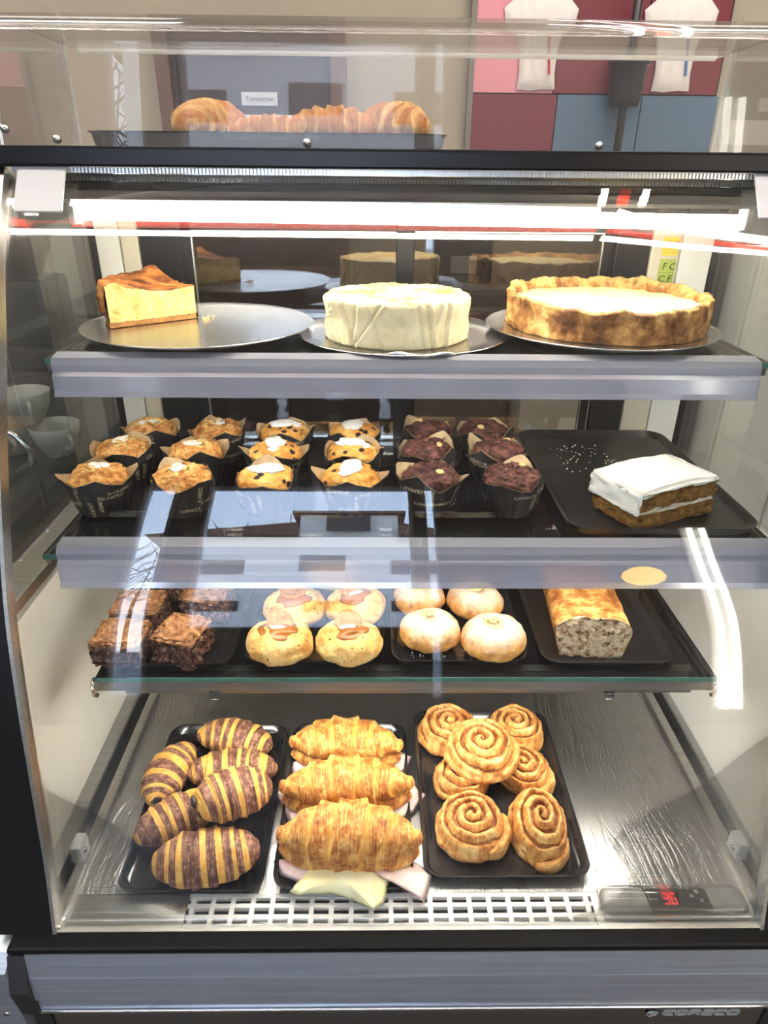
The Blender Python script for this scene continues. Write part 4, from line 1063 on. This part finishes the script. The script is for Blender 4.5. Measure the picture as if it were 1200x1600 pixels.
# carrot cake
t = thing('carrot_cake_slice', 'block of carrot cake with white frosting on the large tray at right', 'cake slice', (.352, .764, S2 + .0042), D(25))
W, Dp = .126, .082
def slab(a, b, amp, sc_, sd, nm, mat, bev=.003, dome_=0):
    bm = bmesh.new(); bmesh.ops.create_cube(bm, size=1)
    for v in bm.verts: v.co = Vector((v.co.x * (b[0] - a[0]) + (a[0] + b[0]) / 2, v.co.y * (b[1] - a[1]) + (a[1] + b[1]) / 2, v.co.z * (b[2] - a[2]) + (a[2] + b[2]) / 2))
    bmesh.ops.bevel(bm, geom=list(bm.edges), offset=bev, segments=3, affect='EDGES'); bmesh.ops.subdivide_edges(bm, edges=list(bm.edges), cuts=10, use_grid_fill=True); bm.normal_update()
    nv = [v.co + v.normal * amp * noise.fractal(v.co * sc_ + Vector((sd, 0, sd * 2)), 1, 2, 4) for v in bm.verts]
    for v, q in zip(bm.verts, nv):
        v.co = q; v.co.z = max(v.co.z, a[2])
        if dome_ and v.co.z > (a[2] + b[2]) / 2: v.co.z -= dome_ * ((2 * v.co.x / W) ** 2)
    me = bpy.data.meshes.new(nm); bm.to_mesh(me); bm.free(); me.polygons.foreach_set('use_smooth', [True] * len(me.polygons)); return link(nm, me, mat, t)
slab((-W/2, -Dp/2, 0), (W/2, Dp/2, .020), .004, 130, 1, 'sponge_layer', M['carrot_crumb'])
slab((-W/2 + .001, -Dp/2 + .001, .0185), (W/2 - .001, Dp/2 - .001, .0255), .0022, 90, 2, 'cream_filling', M['cream_layer'])
slab((-W/2, -Dp/2, .024), (W/2, Dp/2, .047), .0042, 130, 3, 'sponge_layer', M['carrot_crumb'], dome_=.004)
slab((-W/2 - .003, -Dp/2 - .0005, .044), (W/2 + .003, Dp/2 + .004, .055), .003, 45, 4, 'frosting', M['frosting'], .004, dome_=.006)
slab((-W/2 - .0035, -Dp/2 + .001, .021), (-W/2 + .001, Dp/2 + .003, .049), .003, 70, 5, 'side_frosting', M['frosting'], .0015)
# crumbs on the trays
def crumbs(label, x0, x1, y0, y1, z, n, mat, seed):
    rg = random.Random(seed); mb = MB()
    for k in range(n):
        s = rg.uniform(.0005, .0014); x = rg.uniform(x0, x1); y = rg.uniform(y0, y1); mb.box((x, y, z), (x + s * 1.3, y + s, z + s))
    o = mb.build('crumbs', M[mat]); tag(o, label, 'crumbs'); o['kind'] = 'stuff'
crumbs('pale cake crumbs scattered on the empty back half of the carrot cake tray', .27, .36, .88, .99, S2 + .0037, 60, 'cream_layer', 3)
crumbs('sugar crumbs on the front of the bun tray', .04, .13, .668, .69, FZ - .0004, 26, 'icing', 4)

# ------------------------------------------------------------------ acrylic guard on top of the case
gd = thing('acrylic_guard', 'clear acrylic guard with bent top standing on the case', 'sneeze guard', (.0325, .84, 1.424))
GP = Vector((.0325, .84, 1.424))
gpr = [(.838, 1.4245), (.846, 1.505)] + [(.848 + .03 * (1 - math.cos(a)), 1.52 + .03 * math.sin(a)) for a in [i * PI / 16 for i in range(9)]] + [(1.10, 1.55)]
gq = [Vector(p) for p in gpr]
def goff(d):
    o = []
    for i, p in enumerate(gq):
        tt = (gq[min(i + 1, len(gq) - 1)] - gq[max(i - 1, 0)]).normalized(); o.append(p + Vector((tt.y, -tt.x)) * d)
    return o
mb = MB(); mb.extrude([tuple(p) for p in goff(0)] + [tuple(p) for p in reversed(goff(.004))], 'x', -.405, .47); part(mb, 'front_sheet', M['acrylic'], gd, 35, GP)
mb = MB()
for k in range(3): mb.box((-.405, 1.1003 + k * .003, 1.5465 - .0012 * k), (.47, 1.1015 + k * .003, 1.5495))
part(mb, 'rear_edge', M['acrylic_edge'], gd, None, GP)
for x0 in (-.409, .47):
    mb = MB(); outl = [(.843, 1.4245), (.852, 1.515), (.862, 1.542), (.882, 1.549), (1.06, 1.549), (1.06, 1.4245)]
    mb.extrude(outl, 'x', x0, x0 + .004); sd_ = part(mb, 'side_sheet', M['acrylic'], gd, None, GP)
    mb = MB(); mb.box((x0, 1.06, 1.4245), (x0 + .004, 1.0615, 1.549)); mb.extrude([(.840, 1.4245), (.8425, 1.4245), (.851, 1.515), (.849, 1.515)], 'x', x0, x0 + .004); part(mb, 'sheet_edge', M['acrylic_edge'], gd, None, GP)
for x, z in ((-.399, 1.440), (-.345, 1.431), (-.075, 1.430), (.245, 1.430)):
    mb = MB(); mb.tube([(x, .837, z), (x, .8325, z)], .0042, 16); part(mb, 'bolt', M['steel'], gd, None, GP)

# ------------------------------------------------------------------ room
YB = 2.6
def sbox(name, a, b, mat): 
    m_ = MB(); m_.box(a, b); return struct(m_.build(name, M[mat]))
sbox('floor', (-3.0, -3.1, -.05), (3.2, YB + .05, 0), 'floor')
sbox('ceiling', (-3.0, -3.1, 3.6), (3.2, YB + .05, 3.65), 'ceiling')
sbox('wall_back', (-3.0, YB, 0), (3.2, YB + .05, 3.6), 'wall')
sbox('wall_left', (-3.05, -3.1, 0), (-3.0, YB + .05, 3.6), 'wall_grey')
sbox('wall_right', (3.2, -3.1, 0), (3.25, YB + .05, 3.6), 'wall_grey')
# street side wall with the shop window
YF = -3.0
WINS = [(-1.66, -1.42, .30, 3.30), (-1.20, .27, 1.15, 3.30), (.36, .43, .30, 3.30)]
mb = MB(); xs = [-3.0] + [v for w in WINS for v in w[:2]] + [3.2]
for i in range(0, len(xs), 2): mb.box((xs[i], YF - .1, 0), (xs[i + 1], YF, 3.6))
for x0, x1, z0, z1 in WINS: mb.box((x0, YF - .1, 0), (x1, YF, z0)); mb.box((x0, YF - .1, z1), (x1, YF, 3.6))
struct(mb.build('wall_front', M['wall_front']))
for i, (x0, x1, z0, z1) in enumerate(WINS):
    mb = MB(); w = .025 if x1 - x0 > .1 else .008
    mb.box((x0, YF - .08, z0), (x0 + w, YF + .01, z1)); mb.box((x1 - w, YF - .08, z0), (x1, YF + .01, z1)); mb.box((x0, YF - .08, z0), (x1, YF + .01, z0 + w)); mb.box((x0, YF - .08, z1 - w), (x1, YF + .01, z1))
    wn = struct(mb.build(f'window_{i + 1}', M['window_frame']))
    mb = MB(); mb.box((x0 + w, YF - .05, z0 + w), (x1 - w, YF - .045, z1 - w)); mb.build('window_pane', M['pane'], wn)
# street outside the window
sbox('ground', (-14, -22, -.2), (14, -3.1, -.1), 'asphalt')
hs = thing('white_house', 'tall white house across the street seen as a reflection in the glass', 'house', (-1.6, -14, -.1))
mb = MB(); mb.box((-3.6, -3, 0), (3.6, 0, 7.4)); mb.box((-.3, -2.6, 7.4), (2.2, -.3, 8.6)); mb.build('house_wall', M['facade'], hs)
mb = MB(); mb.extrude([(-4, 7.4), (-.3, 8.0), (-.3, 7.4)], 'y', -3.2, .2); mb.extrude([(2.2, 7.4), (2.2, 8.0), (4.0, 7.4)], 'y', -3.2, .2); mb.box((-.5, -2.8, 8.6), (2.4, -.1, 8.75)); mb.build('house_roof', M['roof'], hs)
for x, z in ((-2.6, 5.6), (-.2, 5.8), (2.0, 5.6), (.4, 7.65), (-2.6, 3), (0, 3), (2.0, 3)):
    mb = MB(); mb.box((x, 0, z), (x + 1.1, .03, z + .8)); mb.build('house_window', M['cab_dark'], hs)
mb = MB(); rg = random.Random(5)
for k in range(26):
    x = rg.uniform(-9, 7); y = -20.5 + rg.uniform(-1, 1); hgt = rg.uniform(8.5, 11.5)
    mb.tube([(x, y, -.1), (x + .1, y, hgt * .5), (x + rg.uniform(-.5, .5), y, hgt)], [.10, .06, .012], 6)
    for q in range(16):
        z0 = rg.uniform(.5, .92) * hgt; a_ = rg.choice([-1, 1]); l_ = rg.uniform(.5, 1.6)
        mb.tube([(x + .1, y, z0), (x + .1 + a_ * l_ * .6, y, z0 + l_ * .5), (x + .1 + a_ * l_ * .8, y, z0 + l_)], [.04, .025, .008], 5)
o = mb.build('bare_trees', M['leaf']); tag(o, 'bare winter trees behind the white house', 'trees'); o['kind'] = 'stuff'

# brown hatch on the back wall
ht = thing('wall_hatch', 'brown framed hatch with dark glossy panel on the back wall', 'hatch', (-.396, YB, 1.0))
HP = Vector((-.396, YB, 1.0))
mb = MB()
mb.box((-.705, YB - .04, 1.05), (-.66, YB, 1.80)); mb.box((-.145, YB - .04, 1.05), (-.095, YB, 1.80)); mb.box((-.66, YB - .04, 1.76), (-.145, YB, 1.80)); mb.box((-.66, YB - .04, 1.05), (-.145, YB, 1.10))
part(mb, 'hatch_frame', M['brown'], ht, None, HP)
mb = MB(); mb.box((-.66, YB - .02, 1.10), (-.145, YB, 1.76)); part(mb, 'dark_panel', M['brown_dark'], ht, None, HP)
mb = MB(); mb.box((-.66, YB - .028, 1.742), (-.145, YB - .0205, 1.747)); mb.box((-.642, YB - .028, 1.10), (-.638, YB - .0205, 1.742)); part(mb, 'panel_bead', M['black_frame'], ht, None, HP)
mb = MB(); mb.box((-.475, YB - .026, 1.50), (-.235, YB - .0205, 1.572)); part(mb, 'window_gleam', M['cloth'], ht, None, HP)  # white box painted in for window brightness showing on the panel
lb = thing('paper_label', 'small crinkled clear film label on the dark hatch panel', 'label', (-.380, YB - .021, 1.617))
mb = MB(); mb.surf(14, 6, lambda u, v: ((-.0590 + .118 * u, -.004 - .0025 * noise.noise(Vector((u * 5, v * 2, 3))) , -.019 + .038 * v), 0), closev=False, capu=False)
mb.surf(14, 6, lambda u, v: ((-.0590 + .118 * u, -.0034 - .0025 * noise.noise(Vector((u * 5, v * 2, 3))) , -.019 + .038 * v), 0), closev=False, capu=False)
mb.build('label_film', M['tag'], lb)
link('lettering', text_mesh('Tomorrow', .020, .0002), M['black_print'], lb, (0, -.0075, .0), (PI / 2, 0, 0))
# coloured display board with shirts
bd = thing('display_board', 'large board of pink, burgundy and slate blue squares on back wall', 'display board', (.71, YB, 1.47))
BP = Vector((.71, YB, 1.47))
def pan(x0, x1, z0, z1, mat, nm): 
    m_ = MB(); m_.box((x0, YB - .03, z0), (x1, YB - .0021, z1)); return part(m_, nm, M[mat], bd, None, BP)
g = .004
pan(.318, .578, 1.642, 2.10, 'pink', 'pink_square'); pan(.582, .856, 1.642, 2.10, 'burgundy', 'burgundy_square'); pan(.860, 1.115, 1.642, 2.10, 'burgundy', 'burgundy_square')
pan(.318, .594, 1.47, 1.638, 'burgundy', 'burgundy_square'); pan(.598, .873, 1.47, 1.638, 'blue', 'blue_square'); pan(.877, 1.13, 1.47, 1.638, 'blue', 'blue_square')
mb = MB(); mb.box((.300, YB - .034, 1.462), (.3175, YB - .0021, 2.10)); mb.box((.3175, YB - .034, 1.462), (1.135, YB - .0021, 1.4695)); part(mb, 'board_edge', M['cab_grey'], bd, None, BP)
mb = MB(); mb.box((.3175, YB - .006, 1.47), (1.13, YB - .0021, 2.10)); part(mb, 'board_backing', M['black_frame'], bd, None, BP)
def shirt(label, x, stripe):
    t = thing('hanging_shirt', label, 'shirt', (x, YB - .033, 1.65), group=None)
    out = [(-.062, 0), (-.02, -.003), (.025, .002), (.062, 0), (.057, .05), (.060, .11), (.070, .15), (.104, .165), (.112, .215), (.07, .255), (.03, .262), (.0, .245), (-.03, .262), (-.07, .255), (-.120, .215), (-.110, .160), (-.072, .15), (-.062, .10), (-.058, .05)]
    O = []
    for i, p in enumerate(out):
        q = out[(i + 1) % len(out)]
        O += [Vector((p[0] + (q[0] - p[0]) * k / 6, p[1] + (q[1] - p[1]) * k / 6)) for k in range(6)]
    n = len(O); mb = MB()
    def fn(u, v):
        p = O[int(v * n) % n]; r_ = u; x_ = p.x * r_; z_ = .12 + (p.y - .12) * r_
        return (x_, -.004 - .012 * (1 - r_ ** 6) - .005 * noise.noise(Vector((x_ * 60, z_ * 14, x))) * (1 - r_ ** 4), z_), 0
    mb.surf(24, n, fn, capu=False); mb.build('cloth', M['cloth'], t)
    mb = MB(); mb.box((.026, -.026, .040), (.032, -.014, .150), rot=Matrix.Rotation(D(-7), 3, 'Y')); mb.build('stripe', M[stripe], t)
shirt('white shirt with a red stripe hanging on the pink square', .520, 'red')
shirt('white shirt with a blue stripe hanging on the right burgundy square', .960, 'blue_stripe')
t = thing('black_pot', 'black pot on a dark pole in front of the burgundy squares', 'pot', (.795, YB - .10, 1.20))
mb = MB(); mb.lathe([(0, .40), (.045, .40), (.052, .45), (.056, .51), (.066, .512), (.066, .524), (.03, .53), (.028, .56), (0, .56)], 40); mb.build('pot_body', M['black_plastic'], t)
mb = MB(); mb.tube([(0, 0, 0), (0, 0, .9)], .013, 14); mb.build('pole', M['black_plastic'], t)

# back counter and cabinets seen through the rear doors
def cabinet(name, label, cat, a, b, mat, doors=0, handle=True, dmat=None):
    c0 = ((a[0] + b[0]) / 2, (a[1] + b[1]) / 2, a[2]); t = thing(name, label, cat, c0); V = Vector(c0)
    m_ = MB(); m_.box(a, b, bev=.004); part(m_, 'carcass', M[mat], t, None, V)
    for k in range(doors):
        x0 = a[0] + (b[0] - a[0]) * k / doors + .004; x1 = a[0] + (b[0] - a[0]) * (k + 1) / doors - .004
        m_ = MB(); m_.box((x0, a[1] - .02, a[2] + .06), (x1, a[1] - .001, b[2] - .01), bev=.003); d_ = part(m_, 'cabinet_door', M[dmat or mat], t, None, V)
        if handle:
            m_ = MB(); hx = x1 - .03 if k % 2 == 0 else x0 + .03; m_.box((hx - .006, a[1] - .035, b[2] - .30), (hx + .006, a[1] - .0195, b[2] - .10), bev=.002); part(m_, 'handle', M['black_plastic'], d_, None, V)
    return t
cabinet('back_cabinet', 'dark brown low cabinet behind the left rear door', 'cabinet', (-1.0, 2.05, 0), (.10, 2.58, 1.02), 'cab_dark', 3, False)
cabinet('back_cabinet', 'grey cabinet behind the right rear door', 'cabinet', (.12, 2.05, 0), (.42, 2.58, 1.10), 'cab_grey', 1, False)
cabinet('white_cabinet', 'low white cabinet behind the right rear door', 'cabinet', (.43, 1.95, 0), (.80, 2.58, .92), 'cab_white', 1, False)
cabinet('dark_fridge', 'dark fridge between white cabinet and tall white one', 'fridge', (.82, 2.0, 0), (1.0, 2.58, 1.25), 'cab_dark', 1, False)
cabinet('tall_white_cabinet', 'tall white cabinet with two slim black handles at right', 'cabinet', (1.02, 1.9, 0), (1.44, 2.58, 1.36), 'cab_white', 2, True)
cabinet('grey_cabinet', 'pale grey cabinet at far right behind the case', 'cabinet', (1.47, 1.7, 0), (2.3, 2.58, 1.38), 'wall_grey', 2, False)
t = thing('wall_outlet', 'white wall outlet on the pale grey cabinet at far right', 'outlet', (1.53, 1.678, .72))
m_ = MB(); m_.box((-.045, -.010, -.03), (.045, 0, .03), bev=.004); m_.build('outlet_plate', M['white_plastic'], t)
m_ = MB(); m_.tube([(0, -.0095, 0), (0, -.011, 0)], .008, 14); m_.build('socket_hole', M['dark'], t)
t = thing('dark_kettle', 'black square appliance standing on the grey cabinet', 'appliance', (.27, 2.25, 1.10))
m_ = MB(); m_.box((-.09, -.08, 0), (.09, .08, .18), bev=.01); m_.build('appliance_body', M['black_plastic'], t)
m_ = MB(); m_.box((-.04, -.086, .03), (.04, -.0795, .08), bev=.002); m_.build('appliance_panel', M['steel'], t)
# left counter with jug and cups
t = thing('side_counter', 'counter with black stone top left of the display case', 'counter', (-1.0, 1.0, 0))
V = Vector((-1.0, 1.0, 0))
m_ = MB(); m_.box((-1.6, .66, .945), (-.487, 1.45, .975), bev=.003); part(m_, 'worktop', M['counter'], t, None, V)
m_ = MB(); m_.box((-1.58, .70, 0), (-.495, 1.43, .944)); part(m_, 'counter_body', M['wood'], t, None, V)
t = thing('glass_jug', 'glass jug of amber drink with curved wire handle on left counter', 'jug', (-.61, .905, .975))
m_ = MB(); m_.lathe([(0, .002), (.045, .002), (.050, .01), (.052, .05), (.046, .10), (.047, .115), (.045, .115), (.044, .10), (.049, .05), (.047, .012), (0, .006)], 48); m_.build('jug_body', M['jug_glass'], t)
m_ = MB(); m_.lathe([(0, .008), (.046, .012), (.048, .05), (.045, .085), (0, .085)], 40); m_.build('amber_drink', plain('amber drink', srgb(150, 92, 40), .2, var=.3, vscale=20), t)
m_ = MB(); m_.tube([(.045, 0, .112), (.07, 0, .108), (.10, 0, .09), (.116, 0, .066), (.113, 0, .048), (.095, 0, .036), (.052, 0, .022)], .0042, 10); m_.build('handle', M['chrome'], t)
m_ = MB(); m_.lathe([(0, .124), (.012, .122), (.014, .116), (.046, .114), (.047, .117), (.02, .122), (.010, .132), (0, .134)], 40); m_.build('lid', M['chrome'], t)
def cup_mesh(t):
    m_ = MB(); m_.lathe([(0, .003), (.020, .0), (.022, .003), (.034, .025), (.040, .052), (.0385, .053), (.032, .026), (.019, .006), (0, .006)], 36); m_.build('cup_body', M['china'], t)
    m_ = MB(); m_.tube([(.036, 0, .042), (.05, 0, .043), (.056, 0, .032), (.048, 0, .020), (.031, 0, .017)], .0033, 8); m_.build('cup_handle', M['china'], t)
k = 0; c0 = None
for (x, y, z, rz, lab) in [(-.79, 1.06, .975, -.6, 'white china cup leftmost of the lower row on counter'), (-.70, 1.06, .975, -.3, 'white china cup second from left in the lower row on counter'), (-.61, 1.06, .975, -.9, 'white china cup third from left in the lower row on counter'),
        (-.53, 1.06, .975, -.7, 'white china cup at right end of lower row beside the case'), (-.655, 1.065, 1.029, -.5, 'left one of two white china cups stacked above the lower row'), (-.570, 1.065, 1.029, -1.0, 'right one of two white china cups stacked above the lower row')]:
    if c0 is None:
        c0 = thing('coffee_cup', lab, 'cup', (x, y, z), rz, 'stacked white cups on the left counter'); cup_mesh(c0)
    else: dup(c0, (x, y, z), (0, 0, rz), lab)
# appliance and pale column further left
t = thing('coffee_grinder', 'dark coffee grinder standing behind the case at left', 'grinder', (-.90, 1.80, .94))
m_ = MB(); m_.box((-.11, -.10, 0), (.11, .12, .06), bev=.01); m_.box((-.08, -.06, .06), (.08, .10, .22), bev=.02); m_.build('grinder_body', M['black_plastic'], t)
m_ = MB(); m_.lathe([(0, .22), (.05, .22), (.085, .29), (.088, .33), (.08, .335), (0, .335)], 36); m_.build('hopper', M['cab_dark'], t)
cabinet('rear_counter', 'dark rear counter under the coffee grinder at left', 'counter', (-1.9, 1.60, 0), (-.72, 2.02, .94), 'cab_dark', 2, False)
cabinet('white_column', 'pale grey cabinet beside the grinder at far left', 'cabinet', (-1.9, 2.22, 0), (-1.02, 2.56, 1.36), 'wall_grey', 2, False)

# ------------------------------------------------------------------ lights of the room and added fill panels
def tubes(name, label, p0, p1, off, group=None):
    """a suspended ceiling line light: white, red, white tubes side by side"""
    t = thing(name, label, 'ceiling light', p0, group=group); P0 = Vector(p0); d = Vector(p1) - P0; n = Vector((-d.y, d.x, 0)).normalized()
    for k, (m_, r_) in enumerate((('neon_white', .011), ('neon_red', .016), ('neon_white', .011))):
        b = MB(); o_ = n * (k - 1) * off; b.tube([o_, d + o_], r_, 10); b.build(('white_tube', 'red_tube', 'white_tube')[k], M[m_], t)
    for q in (.12, .88):
        w_ = MB(); p_ = d * q; w_.tube([p_ + Vector((0, 0, .010)), p_ + Vector((0, 0, 3.6 - p0[2]))], .0015, 6); w_.build('suspension_wire', M['chrome'], t)
    return t
tubes('line_light', 'triple white and red line light running left above the counter', (.64, .375, 2.62), (-2.2, .40, 2.62), .058, 'triple line lights on the ceiling')
tubes('line_light', 'triple white and red line light slanting right above the counter', (.68, .375, 2.62), (2.6, -.08, 2.62), .058, 'triple line lights on the ceiling')
tubes('line_light', 'triple white and red line light running to the back wall', (.70, .47, 2.62), (.62, 2.3, 2.62), .058, 'triple line lights on the ceiling')
t = thing('wall_line_light', 'tall pair of white light tubes on the street side wall', 'wall light', (2.22, YF, .2))
for dx in (-.044, .044):
    m_ = MB(); m_.tube([(dx, .045, 0), (dx, .045, 2.5)], .022, 12); m_.build('white_tube', M['wall_tube'], t)
m_ = MB(); m_.box((-.10, .001, -.03), (.10, .014, 2.53)); m_.build('back_plate', M['white_plastic'], t)
t = thing('pendant_lamp', 'warm yellow globe pendant lamp in the room behind the viewer', 'pendant lamp', (1.62, -2.6, 1.98))
m_ = MB(); m_.lathe([(0, -.13), (.06, -.115), (.11, -.07), (.13, 0), (.11, .07), (.06, .115), (.02, .13), (0, .13)], 32); m_.build('globe', M['warm_globe'], t)
m_ = MB(); m_.tube([(0, 0, .13), (0, 0, 1.62)], .006, 8); m_.build('cord', M['black_plastic'], t)
for i, (x, y, w, l, lab) in enumerate([(-2.55, .2, .6, 1.2, 'ceiling light panel near the left wall, added out of view'), (2.75, -.2, .6, 1.2, 'ceiling light panel near the right wall, added out of view'), (-1.3, 1.6, 1.2, .5, 'ceiling light panel above the back counter, left, added out of view'), (1.5, 1.6, 1.2, .5, 'ceiling light panel above the back counter, right, added out of view')]):
    t = thing('fill_panel', lab, 'ceiling light', (x, y, 3.6), group='added fill light panels')  # unseen panels added to brighten the room, set clear of the glass reflections
    m_ = MB(); m_.box((-w/2, -l/2, -.02), (w/2, l/2, -.001)); m_.build('panel_frame', M['white_plastic'], t)
    m_ = MB(); m_.box((-w/2 + .02, -l/2 + .02, -.024), (w/2 - .02, l/2 - .02, -.0205)); m_.build('diffuser', M['fill_panel_light'], t)

# world: pale winter sky
w_ = bpy.data.worlds.new('sky'); sc.world = w_; w_.use_nodes = True; nt = w_.node_tree; nt.nodes.clear()
o_ = nt.nodes.new('ShaderNodeOutputWorld'); b_ = nt.nodes.new('ShaderNodeBackground'); b_.inputs['Strength'].default_value = 14.0
tc = nt.nodes.new('ShaderNodeTexCoord'); sp = nt.nodes.new('ShaderNodeSeparateXYZ'); r_ = ramp(nt, [(0, (.7, .74, .8)), (.3, (.6, .72, .93)), (.8, (.4, .55, .88))])
nt.links.new(tc.outputs['Generated'], sp.inputs[0]); nt.links.new(sp.outputs['Z'], r_.inputs[0]); nt.links.new(r_.outputs[0], b_.inputs['Color']); nt.links.new(b_.outputs[0], o_.inputs[0])

# ------------------------------------------------------------------ camera
f, pit, yaw, rol = 1048.16, .46634, .015893, .009869
r0 = Vector((math.cos(yaw), -math.sin(yaw), 0)); fw = Vector((math.sin(yaw) * math.cos(pit), math.cos(yaw) * math.cos(pit), -math.sin(pit))); u0 = r0.cross(fw)
rr = r0 * math.cos(rol) + u0 * math.sin(rol); uu = u0 * math.cos(rol) - r0 * math.sin(rol)
cam = bpy.data.cameras.new('camera'); co = bpy.data.objects.new('camera', cam); col.objects.link(co)
mtx = Matrix((rr, uu, -fw)).transposed().to_4x4(); mtx.translation = Vector((0, 0, 1.4)); co.matrix_world = mtx
cam.sensor_fit = 'HORIZONTAL'; cam.sensor_width = 36; cam.lens = f / 1200 * 36; cam.clip_start = .02
sc.camera = co
sc.view_settings.view_transform = 'Standard'; sc.view_settings.look = 'None'; sc.view_settings.gamma = 1; sc.view_settings.exposure = 0.42
sc.cycles.transparent_max_bounces = 40; sc.cycles.max_bounces = 10
